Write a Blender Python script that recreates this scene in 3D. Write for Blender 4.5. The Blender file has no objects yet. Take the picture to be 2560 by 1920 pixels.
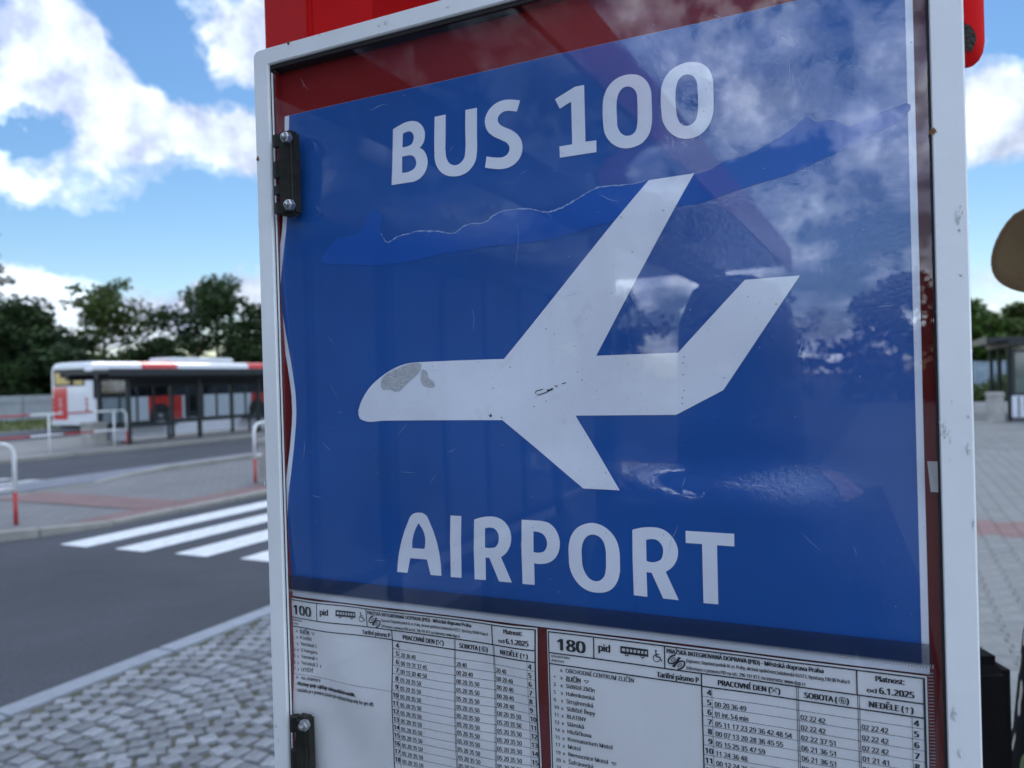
import bpy, bmesh, math, random, os
import numpy as np
from mathutils import Vector, Matrix, noise
random.seed(7)
sc = bpy.context.scene
col = sc.collection

# ------------------------------------------------------------------ camera
FPX, EYE, ROLL, HOR = 1950.0, 1.6, 0.0285, 950.0
PITCH = math.atan((960 - HOR) / FPX)
FW = Vector((0, math.cos(PITCH), -math.sin(PITCH)))
_r0 = Vector((1, 0, 0)); _u0 = _r0.cross(FW)
RT = _r0 * math.cos(ROLL) - _u0 * math.sin(ROLL)
UP = _u0 * math.cos(ROLL) + _r0 * math.sin(ROLL)
CAM = Vector((0, 0, EYE))
cam_d = bpy.data.cameras.new('camera'); cam = bpy.data.objects.new('camera', cam_d); col.objects.link(cam)
cam_d.sensor_width = 36; cam_d.lens = FPX / 2560 * 36
cam_d.clip_start = 0.02; cam_d.clip_end = 3000
cam.matrix_world = Matrix(((RT.x, UP.x, -FW.x, 0), (RT.y, UP.y, -FW.y, 0), (RT.z, UP.z, -FW.z, EYE), (0, 0, 0, 1)))
cam_d.dof.use_dof = True; cam_d.dof.focus_distance = 0.50; cam_d.dof.aperture_fstop = 9.5
sc.camera = cam
sc.render.resolution_x, sc.render.resolution_y = 1024, 768

TH = math.radians(25.9)                     # the road's bearing
U = Vector((math.sin(TH), math.cos(TH), 0))   # along the road
V = Vector((math.cos(TH), -math.sin(TH), 0))  # across it, to the right
RZ = math.radians(90) - TH
def W(a, b, z=0.0): return U * a + V * b + Vector((0, 0, z))
def ray(x, y): return FW + RT * ((x - 1280) / FPX) - UP * ((y - 960) / FPX)
def project(P):
    v = P - CAM; z = v.dot(FW)
    if z <= 0.01: return None
    return 1280 + FPX * v.dot(RT) / z, 960 - FPX * v.dot(UP) / z
def ground(x, y, z=0.0):
    d = ray(x, y); t = (z - EYE) / d.z
    return CAM + d * t

# ------------------------------------------------------------------ sky, sun, exposure
SUN_AZ, SUN_EL = math.radians(8), math.radians(52)
world = bpy.data.worlds.new('World'); sc.world = world; world.use_nodes = True
wt = world.node_tree; wt.nodes.clear()
class NT:
    """small helper that writes node maths as expressions"""
    def __init__(s, t): s.t = t
    def n(s, typ, **kw):
        x = s.t.nodes.new(typ)
        for k, v in kw.items():
            if k.startswith('i_'):
                x.inputs[k[2:].replace('_', ' ')].default_value = v
            else: setattr(x, k, v)
        return x
    def link(s, a, b): s.t.links.new(a, b)
    def m(s, op, a, b=None, c=None, clamp=False):
        x = s.t.nodes.new('ShaderNodeMath'); x.operation = op; x.use_clamp = clamp
        for i, q in enumerate((a, b, c)):
            if q is None: continue
            if isinstance(q, (int, float)): x.inputs[i].default_value = q
            else: s.t.links.new(q, x.inputs[i])
        return x.outputs[0]
    def ramp(s, fac, stops, interp='LINEAR'):
        x = s.t.nodes.new('ShaderNodeValToRGB'); r = x.color_ramp; r.interpolation = interp
        while len(r.elements) < len(stops): r.elements.new(0.5)
        for e, (p, c) in zip(r.elements, stops):
            e.position = p; e.color = (c, c, c, 1) if isinstance(c, (int, float)) else (*c, 1)
        s.t.links.new(fac, x.inputs[0]); return x.outputs[0]
    def noise(s, vec, scale, detail=4, rough=0.5, dist=0.0, out=0):
        x = s.t.nodes.new('ShaderNodeTexNoise')
        x.inputs['Scale'].default_value = scale; x.inputs['Detail'].default_value = detail
        x.inputs['Roughness'].default_value = rough; x.inputs['Distortion'].default_value = dist
        if vec is not None: s.t.links.new(vec, x.inputs['Vector'])
        return x.outputs[out]
    def mix(s, f, a, b, blend='MIX'):
        x = s.t.nodes.new('ShaderNodeMix'); x.data_type = 'RGBA'; x.blend_type = blend
        for i, q in ((0, f), (6, a), (7, b)):
            if isinstance(q, (int, float)): x.inputs[i].default_value = q if i == 0 else (q, q, q, 1)
            elif isinstance(q, tuple): x.inputs[i].default_value = (*q, 1)
            else: s.t.links.new(q, x.inputs[i])
        return x.outputs[2]

def build_sky():
    N = NT(wt)
    sky = N.n('ShaderNodeTexSky', sky_type='NISHITA', sun_disc=False, sun_elevation=SUN_EL, sun_rotation=SUN_AZ,
              air_density=1.15, dust_density=0.25, ozone_density=2.6, altitude=300)
    tc = N.n('ShaderNodeTexCoord'); gen = tc.outputs['Generated']
    sep = N.n('ShaderNodeSeparateXYZ'); N.link(gen, sep.inputs[0])
    x, y, z = sep.outputs
    # warp direction a little for ragged cloud outlines
    wn = N.noise(gen, 9.0, 5, 0.58, out=1)
    ws = N.n('ShaderNodeSeparateXYZ'); N.link(wn, ws.inputs[0])
    az = N.m('ARCTAN2', x, y); el = N.m('ARCSINE', z)
    az = N.m('ADD', az, N.m('MULTIPLY', N.m('SUBTRACT', ws.outputs[0], 0.5), 0.16))
    el = N.m('ADD', el, N.m('MULTIPLY', N.m('SUBTRACT', ws.outputs[1], 0.5), 0.11))
    # general cumulus field on a flat layer
    den = N.m('ADD', N.m('MAXIMUM', z, 0.0), 0.16)
    cv = N.n('ShaderNodeCombineXYZ')
    N.link(N.m('DIVIDE', x, den), cv.inputs[0]); N.link(N.m('DIVIDE', y, den), cv.inputs[1])
    big = N.noise(cv.outputs[0], 1.15, 7, 0.55)
    field = N.m('MULTIPLY', N.m('SUBTRACT', big, 0.44), 4.2)
    # the cloud banks seen in the picture (direction, angular size, weight)
    blobs = [(60, 60, 130, 110, 1.2), (90, 180, 170, 90, 1.2), (235, 120, 50, 60, .9), (300, 270, 120, 90, 1.2), (470, 320, 150, 75, 1.3),
             (590, 340, 60, 60, .9), (110, 480, 190, 75, 1.3), (260, 540, 90, 35, .8), (570, 60, 90, 100, 1.1), (600, 150, 60, 60, .8),
             (130, 725, 180, 70, 1.3), (520, 780, 160, 40, .9), (330, 800, 120, 30, .7),
             (2500, 280, 130, 130, 1.4), (2530, 690, 110, 60, 1.0), (2470, 60, 60, 60, .5),
             (370, 90, 110, 80, -2.0), (40, 320, 75, 34, -1.6), (420, 590, 420, 62, -2.0), (470, 215, 60, 30, -.8), (610, 250, 40, 40, -.6),
             (2500, 500, 170, 75, -2.0), (2560, 60, 70, 90, -1.0), (430, 660, 130, 60, -1.2), (1280, 520, 900, 90, -.8)]
    for (px, py, rx, ry, w) in blobs:
        d = ray(px, py).normalized(); a0 = math.atan2(d.x, d.y); e0 = math.asin(d.z)
        d2 = ray(px + 40, py).normalized(); d3 = ray(px, py - 40).normalized()
        sa = abs(math.atan2(d2.x, d2.y) - a0) / 40; se = abs(math.asin(d3.z) - e0) / 40
        p = N.m('MULTIPLY', N.m('SUBTRACT', az, a0), 1 / (rx * sa))
        q = N.m('MULTIPLY', N.m('SUBTRACT', el, e0), 1 / (ry * se))
        r2 = N.m('ADD', N.m('MULTIPLY', p, p), N.m('MULTIPLY', q, q))
        g = N.m('POWER', 2.71828, N.m('MULTIPLY', r2, -0.75))
        field = N.m('MULTIPLY_ADD', g, w * (1.0 if w > 0 else 1.6), field)
    fine = N.noise(gen, 24.0, 5, 0.6)
    field = N.m('ADD', field, N.m('MULTIPLY', N.m('SUBTRACT', fine, 0.5), 1.7))
    field = N.m('ADD', field, N.m('MULTIPLY', N.m('SUBTRACT', N.noise(gen, 10.0, 6, 0.62), 0.5), 2.6))
    mask = N.ramp(field, [(0.0, 0.0), (0.35, 0.30), (1.0, 1.0)], 'EASE')
    shade = N.noise(gen, 9.0, 6, 0.6)
    up = N.m('ADD', N.m('MULTIPLY_ADD', field, 0.09, 0.17), N.m('MULTIPLY', N.m('SUBTRACT', shade, 0.5), 1.9))
    ccol = N.ramp(up, [(0.0, (0.14, 0.165, 0.245)), (0.34, (0.30, 0.335, 0.375)), (0.75, (0.75, 0.90, 1.03))])
    hs = N.n('ShaderNodeHueSaturation'); hs.inputs['Saturation'].default_value = 1.22; N.link(sky.outputs[0], hs.inputs['Color'])
    bg1 = N.n('ShaderNodeBackground'); N.link(hs.outputs[0], bg1.inputs[0]); bg1.inputs[1].default_value = SKY
    bg2 = N.n('ShaderNodeBackground'); N.link(ccol, bg2.inputs[0]); 
    # clouds facing the sun are front lit and brighter than those seen against it
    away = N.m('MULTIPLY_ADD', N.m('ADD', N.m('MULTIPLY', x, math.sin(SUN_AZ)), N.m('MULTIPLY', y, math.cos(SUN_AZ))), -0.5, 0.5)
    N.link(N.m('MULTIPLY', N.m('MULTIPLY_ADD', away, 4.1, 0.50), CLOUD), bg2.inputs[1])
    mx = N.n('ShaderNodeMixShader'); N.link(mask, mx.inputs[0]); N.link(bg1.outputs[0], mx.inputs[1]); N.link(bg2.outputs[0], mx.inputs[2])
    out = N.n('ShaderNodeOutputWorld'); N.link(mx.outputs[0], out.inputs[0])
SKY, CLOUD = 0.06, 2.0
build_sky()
sun_d = bpy.data.lights.new('sun', 'SUN'); sun_d.energy = 0.5; sun_d.angle = math.radians(14); sun_d.color = (1.0, 0.97, 0.93)
sun = bpy.data.objects.new('sun', sun_d); col.objects.link(sun)
sdir = Vector((math.sin(SUN_AZ) * math.cos(SUN_EL), math.cos(SUN_AZ) * math.cos(SUN_EL), math.sin(SUN_EL)))
sun.rotation_euler = sdir.to_track_quat('Z', 'Y').to_euler(); sun.location = sdir * 60
sc.view_settings.view_transform = 'Standard'; sc.view_settings.look = 'None'
sc.view_settings.exposure = 1.05; sc.view_settings.gamma = 1.0
sc.cycles.use_denoising = True
sc.cycles.max_bounces = 10; sc.cycles.transparent_max_bounces = 16

# ------------------------------------------------------------------ materials
def mat(name, c, rough=0.6, metal=0.0, var=0.0, scale=8.0, bump=0.0, bscale=60.0, spec=0.5, coat=0.0, c2=None, rnd=0.0, detail=5):
    m = bpy.data.materials.new(name); m.use_nodes = True
    t = m.node_tree; N = NT(t); b = t.nodes['Principled BSDF']
    b.inputs['Roughness'].default_value = rough; b.inputs['Metallic'].default_value = metal
    b.inputs['Specular IOR Level'].default_value = spec; b.inputs['Coat Weight'].default_value = coat
    b.inputs['Base Color'].default_value = (*c, 1)
    tc = N.n('ShaderNodeTexCoord')
    colr = None
    if var > 0 or c2:
        nz = N.noise(tc.outputs['Object'], scale, detail, 0.62)
        f = N.ramp(nz, [(0.32, 0.0), (0.68, 1.0)])
        lo = c2 if c2 else tuple(k * (1 - var) for k in c); hi = c if c2 else tuple(min(1, k * (1 + var)) for k in c)
        colr = N.mix(f, lo, hi)
    if rnd > 0:
        oi = N.n('ShaderNodeObjectInfo')
        k = N.m('ADD', N.m('MULTIPLY', oi.outputs['Random'], 2 * rnd), 1 - rnd)
        if colr is None:
            rgb = N.n('ShaderNodeRGB'); rgb.outputs[0].default_value = (*c, 1); colr = rgb.outputs[0]
        colr = N.mix(1.0, colr, k, 'MULTIPLY')
    if colr is not None: N.link(colr, b.inputs['Base Color'])
    if bump > 0:
        bn = N.noise(tc.outputs['Object'], bscale, 4, 0.6)
        bp = N.n('ShaderNodeBump'); bp.inputs['Strength'].default_value = bump; bp.inputs['Distance'].default_value = 0.01
        N.link(bn, bp.inputs['Height']); N.link(bp.outputs[0], b.inputs['Normal'])
    return m

def glassy(name, tint=(1, 1, 1), ior=1.5, rough=0.0, opacity=0.0, body=(0.1, 0.1, 0.1)):
    """thin clear sheet: see-through, with Fresnel reflection and an optional milky share"""
    m = bpy.data.materials.new(name); m.use_nodes = True
    t = m.node_tree; t.nodes.clear(); N = NT(t)
    tr = N.n('ShaderNodeBsdfTransparent'); tr.inputs[0].default_value = (*tint, 1)
    gl = N.n('ShaderNodeBsdfGlossy'); gl.inputs['Roughness'].default_value = rough
    base = tr.outputs[0]
    if opacity > 0:
        df = N.n('ShaderNodeBsdfDiffuse'); df.inputs[0].default_value = (*body, 1)
        mx0 = N.n('ShaderNodeMixShader'); mx0.inputs[0].default_value = opacity
        N.link(base, mx0.inputs[1]); N.link(df.outputs[0], mx0.inputs[2]); base = mx0.outputs[0]
    f0 = ((ior - 1) / (ior + 1)) ** 2
    lw = N.n('ShaderNodeLayerWeight'); lw.inputs[0].default_value = 0.5
    fr = N.m('MULTIPLY_ADD', N.m('POWER', lw.outputs['Facing'], 5.0), 1 - f0, f0)
    mx = N.n('ShaderNodeMixShader'); N.link(fr, mx.inputs[0]); N.link(base, mx.inputs[1]); N.link(gl.outputs[0], mx.inputs[2])
    o = N.n('ShaderNodeOutputMaterial'); N.link(mx.outputs[0], o.inputs[0])
    return m

M = {}
def laminate(name, c, coat=1.0, dirt=0.0):
    m = bpy.data.materials.new(name); m.use_nodes = True
    t = m.node_tree; N = NT(t); b = t.nodes['Principled BSDF']
    tc = N.n('ShaderNodeTexCoord'); ob = tc.outputs['Object']
    b.inputs['Roughness'].default_value = 0.55; b.inputs['Specular IOR Level'].default_value = 0.25
    b.inputs['Coat Weight'].default_value = coat; b.inputs['Coat Roughness'].default_value = 0.04; b.inputs['Coat IOR'].default_value = 1.6
    nz = N.noise(ob, 14, 4, 0.6)
    base = N.mix(N.ramp(nz, [(0.3, 0.0), (0.7, 1.0)]), tuple(k * 0.92 for k in c), tuple(min(1, k * 1.06) for k in c))
    if dirt > 0:
        sp = N.noise(ob, 620, 2, 0.5)
        base = N.mix(N.ramp(sp, [(0.73, 0.0), (0.77, dirt)]), base, (0.06, 0.06, 0.07))
        sm = N.noise(ob, 40, 5, 0.7)
        base = N.mix(N.ramp(sm, [(0.62, 0.0), (0.8, dirt * 0.4)]), base, (0.35, 0.35, 0.36))
    N.link(base, b.inputs['Base Color'])
    zone = N.ramp(N.noise(ob, 16, 3, 0.6), [(0.40, 0.04), (0.62, 1.0)])
    grain = N.noise(ob, 420, 3, 0.6)
    bp = N.n('ShaderNodeBump'); bp.inputs['Distance'].default_value = 0.0012
    N.link(N.m('MULTIPLY', zone, 0.22), bp.inputs['Strength']); N.link(grain, bp.inputs['Height'])
    N.link(bp.outputs[0], b.inputs['Coat Normal'])
    return m

def asphalt(name, c, rough=0.85):
    m = bpy.data.materials.new(name); m.use_nodes = True
    t = m.node_tree; N = NT(t); b = t.nodes['Principled BSDF']
    tc = N.n('ShaderNodeTexCoord'); ob = tc.outputs['Object']
    b.inputs['Roughness'].default_value = rough; b.inputs['Specular IOR Level'].default_value = 0.35
    big = N.ramp(N.noise(ob, 0.55, 6, 0.65), [(0.3, 0.0), (0.7, 1.0)])
    base = N.mix(big, tuple(k * 0.74 for k in c), tuple(k * 1.22 for k in c))
    fine = N.ramp(N.noise(ob, 45, 3, 0.7), [(0.35, 0.72), (0.65, 1.25)])
    base = N.mix(1.0, base, fine, 'MULTIPLY')
    vo = N.n('ShaderNodeTexVoronoi'); vo.inputs['Scale'].default_value = 22; N.link(ob, vo.inputs['Vector'])
    chips = N.ramp(vo.outputs['Distance'], [(0.05, 1.0), (0.10, 0.0)])
    pick = N.ramp(N.noise(ob, 5, 2, 0.5), [(0.55, 0.0), (0.65, 1.0)])
    base = N.mix(N.m('MULTIPLY', chips, pick), base, (0.22, 0.22, 0.23))
    N.link(base, b.inputs['Base Color'])
    bp = N.n('ShaderNodeBump'); bp.inputs['Strength'].default_value = 0.5; bp.inputs['Distance'].default_value = 0.006
    N.link(N.noise(ob, 130, 3, 0.7), bp.inputs['Height']); N.link(bp.outputs[0], b.inputs['Normal'])
    return m

def block_paving(name, c, bw=0.2, bh=0.1):
    m = bpy.data.materials.new(name); m.use_nodes = True
    t = m.node_tree; N = NT(t); b = t.nodes['Principled BSDF']
    tc = N.n('ShaderNodeTexCoord')
    br = N.n('ShaderNodeTexBrick'); N.link(tc.outputs['Object'], br.inputs['Vector'])
    br.inputs['Color1'].default_value = (*[k * 0.9 for k in c], 1); br.inputs['Color2'].default_value = (*[k * 1.08 for k in c], 1)
    br.inputs['Mortar'].default_value = (*[k * 0.55 for k in c], 1)
    br.inputs['Scale'].default_value = 1.0; br.inputs['Mortar Size'].default_value = 0.006
    br.inputs['Brick Width'].default_value = bw; br.inputs['Row Height'].default_value = bh
    v = N.ramp(N.noise(tc.outputs['Object'], 0.8, 6, 0.65), [(0.3, 0.82), (0.7, 1.12)])
    N.link(N.mix(1.0, br.outputs['Color'], v, 'MULTIPLY'), b.inputs['Base Color'])
    b.inputs['Roughness'].default_value = 0.85
    return m

def painted_metal(name, c, chip=(0.05, 0.04, 0.035), amount=0.05, rough=0.35, scale=30, spec=0.5):
    m = bpy.data.materials.new(name); m.use_nodes = True
    t = m.node_tree; N = NT(t); b = t.nodes['Principled BSDF']
    tc = N.n('ShaderNodeTexCoord'); ob = tc.outputs['Object']
    b.inputs['Specular IOR Level'].default_value = spec
    v = N.ramp(N.noise(ob, 5, 5, 0.6), [(0.3, 0.0), (0.7, 1.0)])
    base = N.mix(v, tuple(k * 0.9 for k in c), tuple(min(1, k * 1.05) for k in c))
    sc_ = N.n('ShaderNodeMapping'); N.link(ob, sc_.inputs[0]); sc_.inputs['Scale'].default_value = (1, 1, 0.3)
    ch = N.ramp(N.noise(sc_.outputs[0], scale * 3, 6, 0.75), [(0.70 - amount, 0.0), (0.72 - amount, 1.0)])
    sp = N.ramp(N.noise(ob, scale * 0.35, 3, 0.6), [(0.5, 0.0), (0.62, 1.0)])
    base = N.mix(N.m('MULTIPLY', ch, sp), base, chip)
    N.link(base, b.inputs['Base Color'])
    N.link(N.ramp(v, [(0, rough * 0.8), (1, rough * 1.25)]), b.inputs['Roughness'])
    bp = N.n('ShaderNodeBump'); bp.inputs['Strength'].default_value = 0.12; bp.inputs['Distance'].default_value = 0.002
    N.link(N.noise(ob, 90, 3, 0.5), bp.inputs['Height']); N.link(bp.outputs[0], b.inputs['Normal'])
    return m

def leafmat(name, c):
    m = bpy.data.materials.new(name); m.use_nodes = True
    t = m.node_tree; N = NT(t); b = t.nodes['Principled BSDF']
    geo = N.n('ShaderNodeNewGeometry')
    f = N.ramp(geo.outputs['Random Per Island'], [(0, 0.55), (1, 1.45)])
    base = N.mix(1.0, c, f, 'MULTIPLY')
    hue = N.n('ShaderNodeHueSaturation'); N.link(base, hue.inputs['Color'])
    N.link(N.m('ADD', N.m('MULTIPLY', geo.outputs['Random Per Island'], 0.04), 0.48), hue.inputs['Hue'])
    N.link(hue.outputs[0], b.inputs['Base Color'])
    b.inputs['Roughness'].default_value = 0.6; b.inputs['Specular IOR Level'].default_value = 0.3
    tl = N.n('ShaderNodeBsdfTranslucent'); N.link(hue.outputs[0], tl.inputs[0])
    mx = N.n('ShaderNodeMixShader'); mx.inputs[0].default_value = 0.25
    N.link(b.outputs[0], mx.inputs[1]); N.link(tl.outputs[0], mx.inputs[2])
    N.link(mx.outputs[0], t.nodes['Material Output'].inputs[0])
    return m

M['asphalt'] = asphalt('asphalt', (0.050, 0.055, 0.067))
M['asphalt2'] = asphalt('asphalt_old', (0.060, 0.065, 0.075))
M['earth'] = mat('earth', (0.10, 0.095, 0.06), 0.95, var=0.3, scale=0.4)
M['paint'] = mat('road_paint', (0.72, 0.73, 0.74), 0.7, c2=(0.52, 0.53, 0.54), scale=11, bump=0.2, bscale=90, detail=9)
M['paint_old'] = mat('road_paint_worn', (0.55, 0.56, 0.58), 0.75, c2=(0.16, 0.16, 0.17), scale=9)
M['kerb'] = mat('kerb_concrete', (0.24, 0.26, 0.295), 0.85, var=0.14, scale=9, bump=0.3, bscale=120, rnd=0.06)
M['kerb_warm'] = mat('kerb_warm', (0.26, 0.25, 0.225), 0.85, var=0.14, scale=7, bump=0.3, bscale=120, rnd=0.06)
M['granite'] = mat('granite_sett', (0.235, 0.245, 0.265), 0.8, c2=(0.13, 0.138, 0.15), scale=18, bump=0.7, bscale=70, rnd=0.32)
M['joint'] = mat('mossy_joint', (0.10, 0.095, 0.075), 0.95, c2=(0.055, 0.06, 0.03), scale=7, bump=0.8, bscale=80)
M['paver'] = mat('concrete_paver', (0.205, 0.207, 0.20), 0.85, var=0.14, scale=14, bump=0.4, bscale=150, rnd=0.07)
M['paver_red'] = mat('red_paver', (0.22, 0.14, 0.13), 0.85, var=0.14, scale=14, bump=0.4, bscale=150, rnd=0.08)
M['pave_far'] = block_paving('paving_blocks_grey', (0.19, 0.192, 0.187), 0.2, 0.165)
M['pave_isl'] = block_paving('paving_blocks_island', (0.165, 0.165, 0.168))
M['pave_red'] = block_paving('paving_blocks_red', (0.20, 0.125, 0.12))
M['sett_strip'] = block_paving('sett_gutter', (0.19, 0.20, 0.235), 0.1, 0.1)
M['plat_far'] = block_paving('platform_warm', (0.22, 0.212, 0.2), 0.3, 0.3)
M['grassbase'] = mat('turf', (0.075, 0.095, 0.03), 0.95, c2=(0.13, 0.12, 0.05), scale=0.6)
M['grass'] = leafmat('grass_blade', (0.09, 0.115, 0.03))
M['white_frame'] = painted_metal('white_enamel', (0.78, 0.80, 0.82), (0.30, 0.29, 0.28), 0.05, 0.34, 30)
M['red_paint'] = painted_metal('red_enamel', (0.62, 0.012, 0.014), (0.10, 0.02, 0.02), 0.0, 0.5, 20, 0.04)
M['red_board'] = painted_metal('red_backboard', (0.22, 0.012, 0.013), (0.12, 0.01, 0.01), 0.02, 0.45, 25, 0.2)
M['chip'] = mat('bare_chip', (0.035, 0.025, 0.02), 0.8, var=0.4, scale=200, bump=0.8, bscale=400)
M['rust'] = mat('rust', (0.26, 0.12, 0.035), 0.9, c2=(0.10, 0.04, 0.015), scale=400)
M['hinge'] = mat('black_plastic', (0.011, 0.012, 0.010), 0.6, c2=(0.026, 0.026, 0.021), scale=60, bump=0.2, bscale=200, spec=0.25)
M['steel'] = mat('zinc_bolt', (0.42, 0.43, 0.45), 0.5, metal=1.0, var=0.2, scale=300)
M['rubber'] = mat('gasket', (0.015, 0.012, 0.014), 0.7)
M['plex'] = glassy('plexiglass', ior=1.50)
M['film'] = glassy('pocket_film', tint=(0.97, 0.97, 0.97), ior=1.3, rough=0.12, opacity=0.03, body=(0.6, 0.6, 0.62))
M['smoke'] = glassy('smoky_strip', tint=(0.62, 0.62, 0.64), ior=1.4, rough=0.15, opacity=0.30, body=(0.05, 0.055, 0.07))
M['tick'] = mat('strip_tick', (0.30, 0.31, 0.34), 0.5)
M['tape'] = glassy('sticky_tape', tint=(0.8, 0.8, 0.8), ior=1.45, rough=0.2, opacity=0.55, body=(0.55, 0.56, 0.57))
M['poster_blue'] = laminate('poster_blue', (0.009, 0.090, 0.365))
M['poster_white'] = laminate('poster_white', (0.80, 0.84, 0.95), dirt=0.8)
M['wet'] = laminate('poster_blue_stuck', (0.015, 0.105, 0.45), coat=0.0)
M['wet_edge'] = mat('dried_edge', (0.30, 0.42, 0.70), 0.6)
M['smudge'] = mat('glue_smudge', (0.56, 0.585, 0.63), 0.7, c2=(0.68, 0.70, 0.75), scale=300, bump=0.6, bscale=700)
M['ink_mark'] = mat('marker_scribble', (0.02, 0.02, 0.03), 0.7)
M['paper'] = mat('paper', (0.83, 0.84, 0.87), 0.65, var=0.03, scale=30)
M['ink'] = mat('printing_ink', (0.008, 0.009, 0.016), 0.6)
M['scratch'] = mat('scratch', (0.34, 0.40, 0.55), 0.5)
M['rail_white'] = painted_metal('rail_white', (0.72, 0.72, 0.72), (0.25, 0.14, 0.08), 0.02, 0.45, 12)
M['rail_red'] = painted_metal('rail_red', (0.42, 0.035, 0.035), (0.2, 0.08, 0.06), 0.02, 0.45, 12)
M['concrete'] = mat('concrete', (0.34, 0.33, 0.31), 0.9, var=0.18, scale=4, bump=0.5, bscale=60)
M['sh_dark'] = mat('shelter_frame', (0.016, 0.019, 0.022), 0.45, var=0.2, scale=5)
M['sh_glass'] = glassy('shelter_glass', tint=(0.70, 0.74, 0.76), ior=1.5)
M['sh_grey'] = mat('shelter_grey', (0.16, 0.17, 0.18), 0.6, var=0.1, scale=2)
M['roof_glass'] = glassy('roof_glass', tint=(0.62, 0.66, 0.70), ior=1.45, opacity=0.25, body=(0.3, 0.32, 0.34))
M['sh_panel'] = mat('shelter_panel', (0.62, 0.64, 0.70), 0.6, var=0.06, scale=3)
M['bus_white'] = mat('bus_white', (0.66, 0.67, 0.69), 0.35, var=0.03, scale=2, coat=0.4)
M['bus_red'] = mat('bus_red', (0.55, 0.022, 0.020), 0.35, var=0.04, scale=2, coat=0.4)
M['bus_glass'] = mat('bus_glass', (0.008, 0.009, 0.012), 0.15, spec=0.12)
M['black'] = mat('black_rubber', (0.012, 0.012, 0.013), 0.7)
M['rim'] = mat('wheel_rim', (0.32, 0.32, 0.33), 0.45, metal=0.6)
M['lamp_red'] = mat('lamp_red', (0.45, 0.05, 0.03), 0.2, coat=0.5)
M['card'] = mat('notice_card', (0.62, 0.47, 0.18), 0.7)
M['wall_grey'] = mat('barrier_grey', (0.30, 0.32, 0.34), 0.8, var=0.12, scale=1.2, rnd=0.05)
M['bark'] = mat('bark', (0.055, 0.042, 0.030), 0.95, var=0.35, scale=9, bump=1.0, bscale=30)
M['leaf1'] = leafmat('leaf_dark', (0.029, 0.054, 0.015))
M['leaf2'] = leafmat('leaf_mid', (0.062, 0.090, 0.020))
M['leaf3'] = leafmat('leaf_blue', (0.029, 0.054, 0.022))
M['leaf4'] = leafmat('leaf_bright', (0.070, 0.125, 0.025))
M['fence'] = mat('fence_blue', (0.26, 0.33, 0.40), 0.75, var=0.15, scale=3, rnd=0.12)
M['sign_blue'] = mat('sign_blue', (0.02, 0.06, 0.35), 0.5)
M['sign_red'] = mat('sign_red', (0.50, 0.05, 0.04), 0.5)
M['dark_wall'] = mat('dark_cladding', (0.08, 0.085, 0.10), 0.6, var=0.1, scale=1)
M['navy'] = mat('navy_post', (0.02, 0.035, 0.10), 0.5)
M['skin'] = mat('skin', (0.56, 0.34, 0.25), 0.5, var=0.05, scale=20)
M['hair'] = mat('hair_blond', (0.42, 0.28, 0.13), 0.55, var=0.3, scale=60)
M['hair_dark'] = mat('hair_dark', (0.02, 0.015, 0.012), 0.55, var=0.3, scale=60)
M['bag'] = mat('bag_leather', (0.006, 0.006, 0.007), 0.75, var=0.2, scale=50, bump=0.3, bscale=300, spec=0.08)
M['zip'] = mat('zip', (0.05, 0.05, 0.052), 0.5)
M['shirt'] = mat('dark_shirt', (0.022, 0.024, 0.035), 0.85, var=0.15, scale=10)
M['jeans'] = mat('dark_trousers', (0.03, 0.035, 0.055), 0.9, var=0.2, scale=20)

def straw(name):
    m = bpy.data.materials.new(name); m.use_nodes = True
    t = m.node_tree; N = NT(t); b = t.nodes['Principled BSDF']
    tc = N.n('ShaderNodeTexCoord')
    wv = N.n('ShaderNodeTexWave'); wv.wave_type = 'RINGS'; wv.rings_direction = 'Z'; wv.inputs['Scale'].default_value = 150; wv.inputs['Distortion'].default_value = 0.6
    N.link(tc.outputs['Object'], wv.inputs['Vector'])
    N.link(N.mix(wv.outputs[1], (0.26, 0.19, 0.10), (0.42, 0.31, 0.17)), b.inputs['Base Color'])
    b.inputs['Roughness'].default_value = 0.75
    bp = N.n('ShaderNodeBump'); bp.inputs['Strength'].default_value = 0.6; bp.inputs['Distance'].default_value = 0.002
    N.link(wv.outputs[1], bp.inputs['Height']); N.link(bp.outputs[0], b.inputs['Normal'])
    return m
M['straw'] = straw('woven_straw')
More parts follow.
